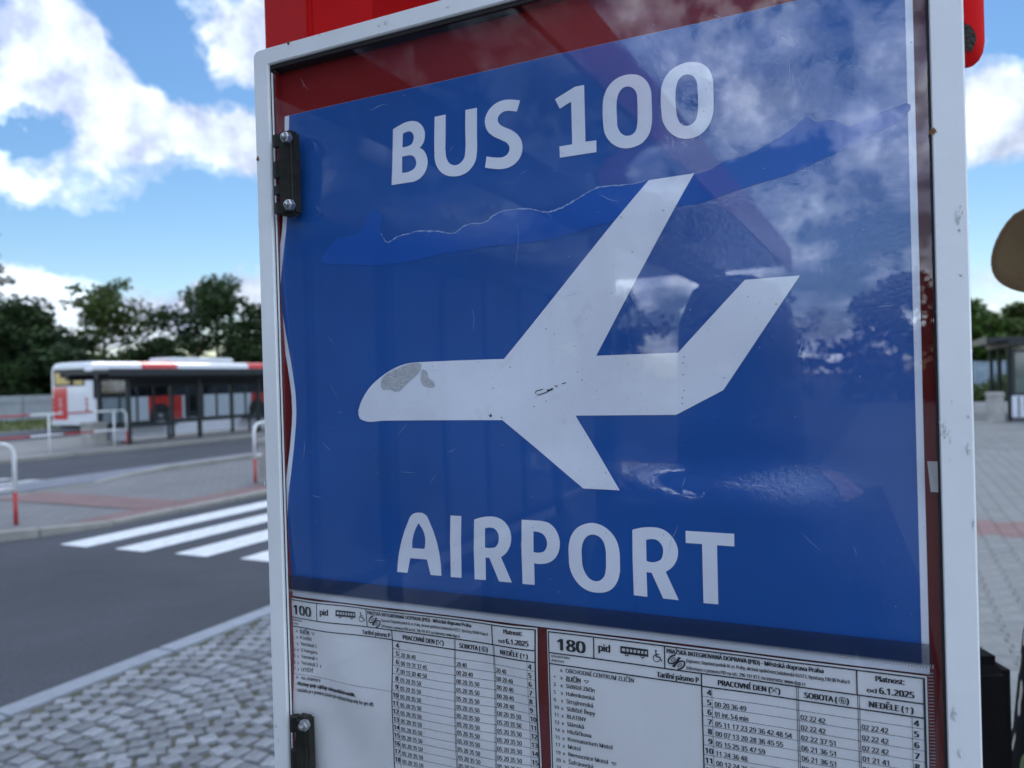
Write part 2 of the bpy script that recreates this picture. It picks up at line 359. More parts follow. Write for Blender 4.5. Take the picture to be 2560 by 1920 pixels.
def floral(name):
    m = bpy.data.materials.new(name); m.use_nodes = True
    t = m.node_tree; N = NT(t); b = t.nodes['Principled BSDF']
    tc = N.n('ShaderNodeTexCoord')
    mp = N.n('ShaderNodeMapping'); N.link(tc.outputs['Object'], mp.inputs[0]); mp.inputs['Scale'].default_value = (1.7, 1.7, 0.8)
    wob = N.n('ShaderNodeVectorMath', operation='MULTIPLY_ADD')
    N.link(N.noise(tc.outputs['Object'], 20, 3, 0.5, out=1), wob.inputs[0]); wob.inputs[1].default_value = (0.03, 0.03, 0.03); N.link(mp.outputs[0], wob.inputs[2])
    vo = N.n('ShaderNodeTexVoronoi'); vo.inputs['Scale'].default_value = 26; N.link(wob.outputs[0], vo.inputs['Vector'])
    msk = N.ramp(vo.outputs['Distance'], [(0.30, 1.0), (0.36, 0.0)])
    sp = N.n('ShaderNodeSeparateColor'); N.link(vo.outputs['Color'], sp.inputs[0])
    pal = N.ramp(sp.outputs[0], [(0.0, (0.42, 0.40, 0.36)), (0.3, (0.36, 0.30, 0.03)), (0.5, (0.34, 0.17, 0.22)), (0.68, (0.16, 0.20, 0.10)), (0.85, (0.25, 0.05, 0.03))], 'CONSTANT')
    N.link(N.mix(msk, (0.008, 0.008, 0.010), pal), b.inputs['Base Color'])
    b.inputs['Roughness'].default_value = 0.8; b.inputs['Specular IOR Level'].default_value = 0.05
    return m
M['floral'] = floral('floral_cloth')

# ------------------------------------------------------------------ mesh helpers
class MB:
    def __init__(s): s.v = []; s.f = []
    def add(s, vs, fs):
        o = len(s.v); s.v += [tuple(p) for p in vs]; s.f += [tuple(i + o for i in f) for f in fs]
    def quad(s, *p): s.add(p, [tuple(range(len(p)))])
    def box(s, x0, x1, y0, y1, z0, z1):
        s.add([(x0, y0, z0), (x1, y0, z0), (x1, y1, z0), (x0, y1, z0), (x0, y0, z1), (x1, y0, z1), (x1, y1, z1), (x0, y1, z1)],
              [(3, 2, 1, 0), (4, 5, 6, 7), (0, 1, 5, 4), (1, 2, 6, 5), (2, 3, 7, 6), (3, 0, 4, 7)])
    def tube(s, pts, r, seg=10, caps=True):
        pts = [Vector(p) for p in pts]; n = len(pts); rs = r if isinstance(r, (list, tuple)) else [r] * n
        rings = []; ref = None
        for i, p in enumerate(pts):
            t = (pts[min(i + 1, n - 1)] - pts[max(i - 1, 0)]).normalized()
            if ref is None: ref = Vector((0, 0, 1)) if abs(t.z) < 0.9 else Vector((1, 0, 0))
            x = (ref - t * ref.dot(t)).normalized(); y = t.cross(x); ref = x
            rings.append([p + (x * math.cos(k * 2 * math.pi / seg) + y * math.sin(k * 2 * math.pi / seg)) * rs[i] for k in range(seg)])
        vs = [q for rg in rings for q in rg]; fs = []
        for i in range(n - 1):
            for k in range(seg):
                k2 = (k + 1) % seg; fs.append((i * seg + k, i * seg + k2, (i + 1) * seg + k2, (i + 1) * seg + k))
        if caps: fs.append(tuple(reversed(range(seg)))); fs.append(tuple((n - 1) * seg + k for k in range(seg)))
        s.add(vs, fs)
    def lathe(s, prof, seg=20, cx=0, cy=0):
        vs = []; fs = []; n = len(prof)
        for (r, z) in prof:
            for k in range(seg):
                t = 2 * math.pi * k / seg; vs.append((cx + r * math.cos(t), cy + r * math.sin(t), z))
        for i in range(n - 1):
            for k in range(seg):
                k2 = (k + 1) % seg; fs.append((i * seg + k, i * seg + k2, (i + 1) * seg + k2, (i + 1) * seg + k))
        fs.append(tuple(reversed(range(seg)))); fs.append(tuple((n - 1) * seg + k for k in range(seg)))
        s.add(vs, fs)
    def prism(s, poly, z0, z1):
        n = len(poly); vs = [(x, y, z0) for x, y in poly] + [(x, y, z1) for x, y in poly]
        fs = [tuple(reversed(range(n))), tuple(range(n, 2 * n))] + [(i, (i + 1) % n, n + (i + 1) % n, n + i) for i in range(n)]
        s.add(vs, fs)
    def mesh(s, name, m, bevel=0.0, smooth=False, segs=2, recalc=True):
        me = bpy.data.meshes.new(name); me.from_pydata(s.v, [], s.f)
        if bevel > 0 or recalc:
            bm = bmesh.new(); bm.from_mesh(me)
            if recalc: bmesh.ops.recalc_face_normals(bm, faces=bm.faces)
            if bevel > 0:
                es = [e for e in bm.edges if len(e.link_faces) == 2 and e.calc_face_angle(0) > 0.6]
                bmesh.ops.bevel(bm, geom=es, offset=bevel, segments=segs, affect='EDGES', clamp_overlap=True)
            bm.to_mesh(me); bm.free()
        me.materials.append(m)
        if smooth:
            for p in me.polygons: p.use_smooth = True
        me.update(); return me
    def build(s, name, m, parent=None, bevel=0.0, smooth=False, segs=2, recalc=True):
        o = bpy.data.objects.new(name, s.mesh(name, m, bevel, smooth, segs, recalc)); col.objects.link(o)
        if parent: o.parent = parent
        return o
def tag(o, label=None, cat=None, group=None, kind=None):
    if label: o['label'] = label
    if cat: o['category'] = cat
    if group: o['group'] = group
    if kind: o['kind'] = kind
    return o
def empty(name, loc=(0, 0, 0), rz=0.0, label=None, cat=None, group=None):
    o = bpy.data.objects.new(name, None); col.objects.link(o); o.location = loc; o.rotation_euler = (0, 0, rz)
    o.empty_display_size = 0.1
    return tag(o, label, cat, group)
def place(o, a, b, z=0.0): o.location = W(a, b, z); o.rotation_euler = (0, 0, RZ); return o
def L(a, b, a0=0.0, b0=0.0): return (a - a0, -(b - b0))     # road coordinates to a road-aligned object's own x, y

# ------------------------------------------------------------------ ground, roads, pavements
def sheet(name, poly_ab, z, m, kind='structure', parent=None):
    mb = MB(); mb.quad(*[(*L(a, b), 0) for a, b in poly_ab])
    o = mb.build(name, m, parent, recalc=False)
    if parent is None: place(o, 0, 0, z); o['kind'] = kind
    else: o.location = (0, 0, z)
    if o.data.polygons[0].normal.z < 0: o.data.flip_normals()
    return o
def rect(a0, a1, b0, b1): return [(a0, b0), (a1, b0), (a1, b1), (a0, b1)]
sheet('ground', rect(-900, 1200, -1000, 900), -0.10, M['earth'])
road = sheet('road', rect(-80, 140, -19.0, -4.0), -0.035, M['asphalt'])
road2 = sheet('bus_road', rect(-80, 140, -33.2, -25.2), -0.05, M['asphalt2'])
# zebra crossing: six bars on the near carriageway, worn bars on the next one
for i in range(5):
    b1 = -8.09 + i * 0.82
    if b1 + 0.43 > -4.3: continue
    sheet('zebra_bar', rect(5.40 + i * 0.045, 9.6, b1, b1 + 0.43), 0.004, M['paint'], parent=road)
for i in range(6):
    b1 = -14.3 - i * 0.82 - 0.43
    sheet('worn_zebra_bar', rect(6.0, 9.3, b1, b1 + 0.43), 0.008, M['paint_old'], parent=road)
sheet('sett_gutter', rect(-60, 140, -14.45, -13.1), 0.003, M['sett_strip'], parent=road)

# near platform: joint bed, kerb, setts, pavers
platform = sheet('platform_pavement', rect(-80, 42, -3.98, -1.1), -0.011, M['joint'])
platform2 = sheet('paved_walkway', rect(-80, 42, -1.1, 9.0), -0.012, M['pave_far'])
mb = MB(); mb.box(0, 0.992, 0, 0.16, -0.12, 0.0)
kerb_me = mb.mesh('kerb_stone', M['kerb'], bevel=0.008)
for i in range(-12, 30):
    k = bpy.data.objects.new('kerb_stone', kerb_me); col.objects.link(k); k.parent = platform
    k.location = (i * 1.0 + 0.37, 3.98, 0.013 + random.uniform(-.002, .002))
# granite setts laid in segmental arcs
def sett_mesh(i):
    r = random.Random(i); bm = bmesh.new()
    w, d = 0.097, 0.089
    bmesh.ops.create_cube(bm, size=1.0)
    for v in bm.verts:
        v.co = Vector((v.co.x * w + r.uniform(-.008, .008), v.co.y * d + r.uniform(-.008, .008), v.co.z * 0.06 - 0.03 + (r.uniform(-.003, .003) if v.co.z > 0 else 0)))
    top = [e for e in bm.edges if all(v.co.z > -0.02 for v in e.verts)] + [e for e in bm.edges if abs(e.verts[0].co.z - e.verts[1].co.z) > 0.03]
    bmesh.ops.bevel(bm, geom=top, offset=0.007, segments=2, affect='EDGES', clamp_overlap=True)
    me = bpy.data.meshes.new('sett'); bm.to_mesh(me); bm.free(); me.materials.append(M['granite'])
    return me
setts = [sett_mesh(i) for i in range(8)]
LW = 0.95; RR = LW / (2 * math.sin(math.radians(45)))
spots = []
for lane in range(3):
    c0 = -3.97 + LW * (lane + 0.5)
    for row in range(-25, 95):
        t = row * 0.106
        nn = 11
        for k in range(nn):
            ph = math.radians(-45 + 90 * (k + 0.5 + random.uniform(-.07, .07) + (0.25 if row % 2 else -0.25)) / nn)
            if abs(ph) > math.radians(45): continue
            b = c0 + RR * math.sin(ph); a = t - RR * 0.85 + RR * math.cos(ph)
            if b < -3.93 or b > -1.12: continue
            spots.append((a + random.uniform(-.005, .005), b, ph, math.cos(ph)))
def vis(P, pad=0):
    q = project(P)
    return q is not None and -pad < q[0] < 700 and 0 < q[1] < 1920 + pad
near = sorted([s for s in spots if vis(W(s[0], s[1], 0), 40)], key=lambda s: (W(s[0], s[1]) - CAM).length)[:300]
nset = set(near)
def sett_matrix(s):
    a, b, ph, c = s
    return Matrix.Translation((a, -b, 0.012 + random.uniform(-.004, .003))) @ Matrix.Rotation(ph + random.uniform(-.06, .06), 4, 'Z') @ Matrix.Diagonal((c * random.uniform(.96, 1.04), random.uniform(.94, 1.06), 1, 1))
for s in near:
    o = bpy.data.objects.new('cobblestone', random.choice(setts)); col.objects.link(o); o.parent = platform
    o.matrix_local = sett_matrix(s)
bm = bmesh.new()
for s in spots:
    if s in nset: continue
    me = random.choice(setts); n0 = len(bm.verts); bm.from_mesh(me); bm.verts.ensure_lookup_table()
    mt = sett_matrix(s)
    for v in bm.verts[n0:]: v.co = mt @ v.co
me = bpy.data.meshes.new('more_cobblestones'); bm.to_mesh(me); bm.free(); me.materials.append(M['granite'])
o = bpy.data.objects.new('more_cobblestones', me); col.objects.link(o); o.parent = platform; o['kind'] = 'stuff'

# bone-shaped concrete pavers
def paver_mesh(m, name):
    a, w = 0.0985, 0.081; n = 0.012
    poly = [(-a, -w - n), (-a * .55, -w - n), (-a * .35, -w + n), (a * .35, -w + n), (a * .55, -w - n), (a, -w - n),
            (a, w + n), (a * .55, w + n), (a * .35, w - n), (-a * .35, w - n), (-a * .55, w + n), (-a, w + n)]
    mb = MB(); mb.prism(poly, -0.05, 0.0)
    me = mb.mesh(name, m); bm = bmesh.new(); bm.from_mesh(me)
    es = [e for e in bm.edges if all(v.co.z > -0.001 for v in e.verts)]
    bmesh.ops.bevel(bm, geom=es, offset=0.006, segments=1, affect='EDGES'); bm.to_mesh(me); bm.free(); return me
pv = paver_mesh(M['paver'], 'paver'); pvr = paver_mesh(M['paver_red'], 'red_paver')
cells = []
for j in range(-9, 52):
    b = j * 0.166
    for i in range(-12, 96):
        a = i * 0.201 + (0.1005 if j % 2 else 0)
        if b < -1.05: continue
        red = 8.55 < a < 9.42
        cells.append((a, b, red))
seen = []
for c in cells:
    q = project(W(c[0], c[1], 0))
    if q and 2400 < q[0] < 2590 and q[1] < 1960: seen.append(c)
seen = sorted(seen, key=lambda c: c[0])[:300]; sset = set(seen)
for a, b, red in seen:
    o = bpy.data.objects.new('red_paver' if red else 'paver', pvr if red else pv); col.objects.link(o); o.parent = platform2
    o.location = (a, -b, 0.013 + random.uniform(-.0015, .0015)); o.rotation_euler = (random.uniform(-.006, .006), random.uniform(-.006, .006), random.uniform(-.01, .01))
for red, nm in ((False, 'more_pavers'), (True, 'more_red_pavers')):
    mb = MB(); src = pvr if red else pv
    sv = [v.co.copy() for v in src.vertices]; sf = [tuple(p.vertices) for p in src.polygons]
    for a, b, r in cells:
        if r != red or (a, b, r) in sset or a > 15 or b > 5: continue
        dz = 0.013 + random.uniform(-.0015, .0015)
        mb.add([(v.x + a, v.y - b, v.z + dz) for v in sv], sf)
    o = mb.build(nm, M['paver_red' if red else 'paver'], platform2, recalc=False); o['kind'] = 'stuff'

# traffic island between the carriageways
isl_poly = [(140, -8.62), (9.6, -8.62), (8.4, -8.58), (6.4, -8.56), (5.6, -8.75), (4.6, -9.3), (3.9, -10.2), (3.6, -11.2), (3.9, -12.2), (4.6, -12.5), (9.0, -12.6), (9.8, -13.05), (11, -13.1), (140, -13.1)]
island = sheet('island_pavement', isl_poly, -0.002, M['pave_isl'])
def rib(poly, w):
    """strip of width w inside an open polyline (a, b)"""
    out = []
    for i, p in enumerate(poly):
        q0 = poly[max(i - 1, 0)]; q1 = poly[min(i + 1, len(poly) - 1)]
        tx, ty = q1[0] - q0[0], q1[1] - q0[1]; l = math.hypot(tx, ty); out.append((p[0] + ty / l * w, p[1] - tx / l * w))
    return out
def resample(poly, step):
    out = [poly[0]]
    for p, q in zip(poly, poly[1:]):
        l = math.hypot(q[0] - p[0], q[1] - p[1]); n = max(1, round(l / step))
        out += [(p[0] + (q[0] - p[0]) * k / n, p[1] + (q[1] - p[1]) * k / n) for k in range(1, n + 1)]
    return out
edge = [(30, -8.6), (9.6, -8.6)] + [(8.4, -8.56), (6.4, -8.54), (5.6, -8.73), (4.6, -9.28), (3.9, -10.2), (3.6, -11.2), (3.9, -12.2), (4.6, -12.5), (9.0, -12.6), (9.8, -13.05), (11, -13.1), (34, -13.12)]
pts = resample(edge, 1.0)
inner = rib(pts, -0.18)
def ktop(a): return 0.085 if a < 5.4 or a > 10.6 else 0.016 + 0.065 * max(0, min(1, max((6.2 - a) / .8, (a - 9.8) / .8)))
for i in range(len(pts) - 1):
    mb = MB(); p, q, r, s = pts[i], pts[i + 1], inner[i + 1], inner[i]
    g = 0.004
    def sh(A, B): return (A[0] + (B[0] - A[0]) * g, A[1] + (B[1] - A[1]) * g)
    p, q, r, s = sh(p, q), sh(q, p), sh(r, s), sh(s, r)
    zt = [ktop(x[0]) for x in (p, q, r, s)]
    mb.add([(*L(*x), -0.09) for x in (p, q, r, s)] + [(*L(*x), z) for x, z in zip((p, q, r, s), zt)],
           [(3, 2, 1, 0), (4, 5, 6, 7), (0, 1, 5, 4), (1, 2, 6, 5), (2, 3, 7, 6), (3, 0, 4, 7)])
    mb.build('kerb_stone', M['kerb_warm'], island, bevel=0.012)
# red tactile paving, laid where the photograph shows it
def px_strip(name, pix, z, m, parent):
    mb = MB()
    pp = []
    for x, y in pix:
        g = ground(x, y, 0); a, b = g.dot(U), g.dot(V); pp.append((*L(a, b), 0))
    mb.quad(*pp); o = mb.build(name, m, parent, recalc=False); o.location = (0, 0, z)
    if o.data.polygons[0].normal.z < 0: o.data.flip_normals()
sheet('red_tactile_band', [(9.75, -9.35), (9.75, -8.78), (6.3, -8.74), (6.3, -9.15)], 0.005, M['pave_red'], parent=island)
sheet('red_tactile_band', [(7.2, -9.1), (8.0, -9.1), (8.0, -12.4), (7.2, -12.4)], 0.009, M['pave_red'], parent=island)

# far platform
farp = sheet('far_platform_pavement', rect(-60, 120, -25.4, -18.95), 0.05, M['plat_far'])
for i in range(-4, 40):
    mb = MB(); mb.box(i * 1.0 + .003, i * 1.0 + .997, 18.72, 18.94, -0.14, 0.012)
    mb.build('kerb_stone', M['kerb_warm'], farp, bevel=0.012)
mb = MB(); mb.box(-60, 120, 25.4, 25.6, -0.14, 0.012); mb.build('kerb', M['kerb_warm'], farp, bevel=0.01)
verge = sheet('grass_verge', rect(-60, 160, -75, -33.3), -0.03, M['grassbase'])
mb = MB(); mb.box(-60, 140, 33.12, 33.3, -0.06, 0.06); mb.build('kerb', M['kerb'], verge, bevel=0.01)
mb = MB(); rg = random.Random(3)
for i in range(9000):
    a = rg.uniform(8, 45); b = -rg.uniform(33.4, 56); h = rg.uniform(.12, .3); t = rg.uniform(0, 6.3); w = .03
    x, y = L(a, b); dx, dy = math.cos(t) * w, math.sin(t) * w
    mb.add([(x - dx, y - dy, 0), (x + dx, y + dy, 0), (x + rg.uniform(-.08, .08), y + rg.uniform(-.08, .08), h)], [(0, 1, 2)])
o = mb.build('verge_grass', M['grass'], None, recalc=False); place(o, 0, 0, -0.03)
tag(o, 'short green verge grass between the bus road and the grey barrier', 'grass', kind='stuff')
side = sheet('side_verge', rect(-80, 140, 9.0, 60), -0.03, M['grassbase'])
sheet('far_verge', rect(42, 140, -3.9, 9.0), -0.028, M['grassbase'])

# ------------------------------------------------------------------ the notice board (plane across the road, facing back)
DP = 0.503
PN = -U; SD = V
def PW(s, h, n): return Vector((0, DP, 0)) + SD * s + PN * n + Vector((0, 0, h))
def px2p(x, y, n=0.0):
    d = ray(x, y); P0 = Vector((0, DP, EYE)) + PN * n
    t = (P0 - CAM).dot(PN) / d.dot(PN); P = CAM + d * t
    return (P - P0).dot(SD), P.z
N_GLASS, N_POST, N_BACK, N_FRONT = 0.0, -0.0040, -0.0090, 0.0035
H711, H986 = px2p(700, 711)[1], px2p(735, 986)[1]
def wave(s, h):
    """how far the poster bulges towards the glass"""
    e = math.exp(-max(0.0, s + 0.19) / 0.05)
    n = 0.0022 * e * math.cos(math.pi * (h - H711) / (H986 - H711))
    n += 0.0007 * math.sin(h * 42 + s * 9) + 0.0005 * math.sin(s * 37 + h * 14)
    # two pushed-in waves that face a little upwards
    def ridge(s0, h0, rs, rh, amp):
        q = (h - h0) / rh
        return -amp * q * math.exp(-q * q) * math.exp(-((s - s0) / rs) ** 4)
    n += ridge(0.138, 1.537, 0.058, 0.017, 0.0036) + ridge(0.02, 1.545, 0.06, 0.02, 0.0012)
    n += ridge(0.11, 1.722, 0.16, 0.030, 0.0022)
    return n
def npost(s, h): return N_POST + max(-0.0036, min(0.0034, wave(s, h)))
def px2post(x, y):
    s, h = px2p(x, y, N_POST)
    for _ in range(3): s, h = px2p(x, y, npost(s, h))
    return s, h
def smooth_loop(pts, res=6):
    """closed outline; a point with a third item is a corner, the others are rounded"""
    n = len(pts); out = []
    for i in range(n):
        p0, p1, p2, p3 = pts[i - 1], pts[i], pts[(i + 1) % n], pts[(i + 2) % n]
        c1, c2 = len(p1) > 2, len(p2) > 2
        P = [Vector(p[:2]) for p in (p0, p1, p2, p3)]
        if c1 and c2: out.append(P[1]); continue
        d = (P[2] - P[1]).length
        def tan(a, b, c):
            l1, l2 = max((b - a).length, 1e-6), max((c - b).length, 1e-6)
            t = (b - a) / l1 * l2 + (c - b) / l2 * l1
            return t / (l1 + l2)
        t1 = (P[2] - P[1]) / d if c1 else tan(P[0], P[1], P[2])
        t2 = (P[2] - P[1]) / d if c2 else tan(P[1], P[2], P[3])
        if c1 and not c2: t1 = 2 * (P[2] - P[1]) / d - t2
        if c2 and not c1: t2 = 2 * (P[2] - P[1]) / d - t1
        for k in range(res):
            u = k / res; u2 = u * u; u3 = u2 * u
            out.append(P[1] * (2 * u3 - 3 * u2 + 1) + t1 * d * (u3 - 2 * u2 + u) + P[2] * (-2 * u3 + 3 * u2) + t2 * d * (u3 - u2))
    return out
def fill_loops(loops):
    """triangulated flat mesh from closed (s, h) loops, holes by even-odd"""
    cu = bpy.data.curves.new('fill', 'CURVE'); cu.dimensions = '2D'; cu.fill_mode = 'BOTH'
    for lp in loops:
        sp = cu.splines.new('POLY'); sp.points.add(len(lp) - 1); sp.use_cyclic_u = True
        for q, p in zip(sp.points, lp): q.co = (p[0] * 10, p[1] * 10, 0, 1)
    ob = bpy.data.objects.new('fill', cu); col.objects.link(ob)
    bpy.context.view_layer.update()
    me = bpy.data.meshes.new_from_object(ob.evaluated_get(bpy.context.evaluated_depsgraph_get()))
    bpy.data.objects.remove(ob); bpy.data.curves.remove(cu)
    for v in me.vertices: v.co = (v.co.x / 10, v.co.y / 10, 0)
    return me
def drape(name, loops, m, nfun, lift, parent, step=0.006):
    me = fill_loops(loops); bm = bmesh.new(); bm.from_mesh(me)
    xs = [v.co.x for v in bm.verts]; ys = [v.co.y for v in bm.verts]
    for ax, lo, hi in ((0, min(xs), max(xs)), (1, min(ys), max(ys))):
        k = math.floor(lo / step) + 1
        while k * step < hi:
            co = [0, 0, 0]; co[ax] = k * step; no = [0, 0, 0]; no[ax] = 1
            bmesh.ops.bisect_plane(bm, geom=bm.verts[:] + bm.edges[:] + bm.faces[:], plane_co=co, plane_no=no, dist=1e-6)
            k += 1
    for v in bm.verts: v.co = PW(v.co.x, v.co.y, nfun(v.co.x, v.co.y) + lift)
    for f in bm.faces:
        f.normal_update()
        if f.normal.dot(PN) < 0: f.normal_flip()
    bm.to_mesh(me); bm.free(); me.name = name; me.materials.clear(); me.materials.append(m)
    for p in me.polygons: p.use_smooth = True
    o = bpy.data.objects.new(name, me); col.objects.link(o)
    if parent: o.parent = parent; o.matrix_parent_inverse = parent.matrix_world.inverted()
    return o
def pbox(mb, s0, s1, h0, h1, n0, n1):
    c = [PW(s, h, n) for n in (n0, n1) for (s, h) in ((s0, h0), (s1, h0), (s1, h1), (s0, h1))]
    mb.add(c, [(3, 2, 1, 0), (4, 5, 6, 7), (0, 1, 5, 4), (1, 2, 6, 5), (2, 3, 7, 6), (3, 0, 4, 7)])
def pempty(name, s, h, n, **kw):
    e = empty(name, PW(s, h, n), 0, **kw); bpy.context.view_layer.update(); return e
def adopt(o, parent):
    o.parent = parent; o.matrix_parent_inverse = Matrix.Translation(-parent.location); return o

OL = px2p(642, 480, N_FRONT)[0]; OR = px2p(2428, 760, N_FRONT)[0]
IL = px2p(678, 480, N_FRONT)[0]; IR = px2p(2342, 800, N_FRONT)[0]
OT = px2p(640, 125, N_FRONT)[1]; IT = px2p(672, 160, N_FRONT)[1]
HB_, HBI = 1.12, 1.135
board = pempty('notice_board', 0, HB_, N_BACK, label='white framed glazed notice board with blue airport poster, hung on red post', cat='notice board')
mb = MB()
def ringpts(o, i, n): return [PW(s, h, n) for s, h in (o if i == 0 else i)]
O_ = [(OL, HB_), (OR, HB_), (OR, OT), (OL, OT)]; I_ = [(IL, HBI), (IR, HBI), (IR, IT), (IL, IT)]
# rounded outer corners
def rounded(q, r, k=4):
    out = []
    for i, c in enumerate(q):
        p, nx = Vector(q[i - 1]), Vector(q[(i + 1) % 4]); c = Vector(c)
        d1, d2 = (p - c).normalized(), (nx - c).normalized()
        ctr = c + (d1 + d2) * r
        for j in range(k + 1):
            t = j / k * math.pi / 2
            out.append(tuple(ctr - d2 * r * math.cos(t) - d1 * r * math.sin(t)))
    return out
Or = rounded(O_, 0.005); Ir = rounded(I_, 0.0012); nq = len(Or)
vs = []
for nn, q in ((N_FRONT - .002, Or), (N_FRONT, [tuple(Vector(p) + (Vector((0.02, 1.5)) - Vector(p)).normalized() * 0.0016) for p in Or]),
              (N_FRONT, [tuple(Vector(p) - (Vector((0.02, 1.5)) - Vector(p)).normalized() * 0.0010) for p in Ir]), (N_FRONT - .0010, Ir), (-0.001, Ir), (-0.030, Ir), (-0.030, Or)):
    vs += [PW(s, h, nn) for s, h in q]
fs = []
for r in range(7):
    for k in range(nq):
        k2 = (k + 1) % nq; r2 = (r + 1) % 7; fs.append((r * nq + k, r * nq + k2, r2 * nq + k2, r2 * nq + k))
mb.add(vs, fs); adopt(mb.build('frame', M['white_frame'], None), board)
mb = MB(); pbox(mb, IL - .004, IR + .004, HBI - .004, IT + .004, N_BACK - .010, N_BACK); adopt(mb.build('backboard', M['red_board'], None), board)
mb = MB(); pbox(mb, IL + .0022, IR - .0012, HBI + .002, IT - .0012, -0.0005, N_GLASS); adopt(mb.build('glass_pane', M['plex'], None), board)
mb = MB()
pbox(mb, IL + .0001, IL + .0010, HBI, IT - .0003, -0.0016, 0.0010)
pbox(mb, IR - .0011, IR - .0001, HBI, IT - .0003, -0.0088, 0.0012)
pbox(mb, IL + .0013, IR - .0012, IT - .0030, IT - .0001, -0.0088, 0.0010)
adopt(mb.build('gasket', M['rubber'], None), board)
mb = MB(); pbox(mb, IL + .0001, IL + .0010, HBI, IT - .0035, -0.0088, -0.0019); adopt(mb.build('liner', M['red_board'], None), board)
mb = MB(); pbox(mb, IL + .0015, IL + .0022, HBI + .01, IT - .006, 0.0004, 0.0014); adopt(mb.build('gap_light_strip', M['white_frame'], None), board)  # white strip stands in for bright sky showing through the door gap
# hinges
def hinge(py0, py1, xl, xr, bolts):
    s0, ht = px2p(xl, py0, 0.012); s1, _ = px2p(xr, py0, 0.012); hb = px2p(xl, py1, 0.012)[1] if py1 else ht - 0.078
    if not py1: bolts = bolts + [(None, hb + 0.006)]
    mb = MB(); pbox(mb, s0 + .0022, s1, hb, ht, 0.0006, 0.0115)
    hg = adopt(mb.build('hinge', M['hinge'], None, bevel=0.0022, segs=3), board)
    mb = MB(); L_ = ht - hb
    for f0, f1 in ((0.02, 0.16), (0.34, 0.53), (0.63, 0.73), (0.83, 0.96)):
        mb.tube([PW(s0 - .0003, hb + L_ * (1 - f0), 0.0062), PW(s0 - .0003, hb + L_ * (1 - f1), 0.0062)], 0.0040, 12)
    kn = mb.build('knuckle', M['hinge'], None, smooth=False); kn.parent = hg; kn.matrix_parent_inverse = hg.matrix_world.inverted()
    for bx, by in bolts:
        if bx is None: s, h = s1 - .0062, by
        else: s, h = px2p(bx, by, 0.016)
        mb = MB(); q = []
        for n_, r_ in ((0.0118, .0040), (0.0158, .0040), (0.0164, .0032)):
            q.append([PW(s + r_ * math.cos(t * math.pi / 3), h + r_ * math.sin(t * math.pi / 3), n_) for t in range(6)])
        mb.add(q[0] + q[1] + q[2], [tuple(range(12, 18))] + [(r * 6 + k, r * 6 + (k + 1) % 6, r * 6 + 6 + (k + 1) % 6, r * 6 + 6 + k) for r in (0, 1) for k in range(6)])
        mb.tube([PW(s, h, 0.0162), PW(s, h, 0.0184), PW(s, h, 0.0192)], [0.0019, 0.0019, 0.0008], 10)
        bo = mb.build('bolt', M['steel'], None); bo.parent = hg
hinge(330, 541, 683, 726, [(711, 342), (719, 511)])
hinge(1792, None, 725, 764, [(756, 1816)])
# catch and rust stains
mb = MB(); s0, h1 = px2p(2318, 1153, 0.0006); s1, h0 = px2p(2346, 1230, 0.0006)
mb.quad(PW(s0, h1, 0.0006), PW(s0 + .0012, h0, 0.0012), PW(IR - .0012, h0, 0.0014), PW(IR - .0012, h1, 0.0014))
adopt(mb.build('tape_tab', M['tape'], None, recalc=False), board)
def blot(x, y, r, n, seed, m, name, stretch=1.0):
    s, h = px2p(x, y, n); rr = random.Random(seed); mb = MB(); k = 14
    ps = [(s + r * math.cos(t * 2 * math.pi / k) * rr.uniform(.4, 1.1), h + stretch * r * math.sin(t * 2 * math.pi / k) * rr.uniform(.4, 1.1)) for t in range(k)]
    mb.add([PW(*p, n + .00025) for p in ps] + [PW(s, h, n + .0005)], [(i, (i + 1) % k, k) for i in range(k)])
    adopt(mb.build(name, m, None), board)
blot(722, 107, 0.0022, N_FRONT, 1, M['rust'], 'rust_spot'); blot(645, 397, 0.0017, N_FRONT, 2, M['rust'], 'rust_spot', 1.6); blot(2333, 329, 0.0022, N_FRONT, 3, M['rust'], 'rust_spot')
M['scuff'] = mat('scuff', (0.58, 0.60, 0.63), 0.7, var=.3, scale=300)
for i, (x, y, r, st_) in enumerate(((965, 57, .0030, .5), (948, 62, .0016, .8), (2394, 545, .0014, 3.0), (2399, 575, .0007, 1.5), (2402, 688, .0012, .8), (2421, 1040, .0007, 2), (2420, 1120, .0011, 3.0), (2433, 1310, .0008, 4), (648, 560, .0006, 3), (662, 1210, .0008, 2.5), (690, 1815, .0012, 1.5), (696, 1850, .0008, 4), (2385, 1790, .0016, 3), (2400, 1880, .0013, 2.5), (2340, 780, .0004, 1), (2348, 1056, .0005, 1), (1120, 18, .0012, .5), (800, 88, .0011, .5))):
    blot(x, y, r, N_FRONT, 60 + i, M['scuff'], 'scuff_mark', st_)
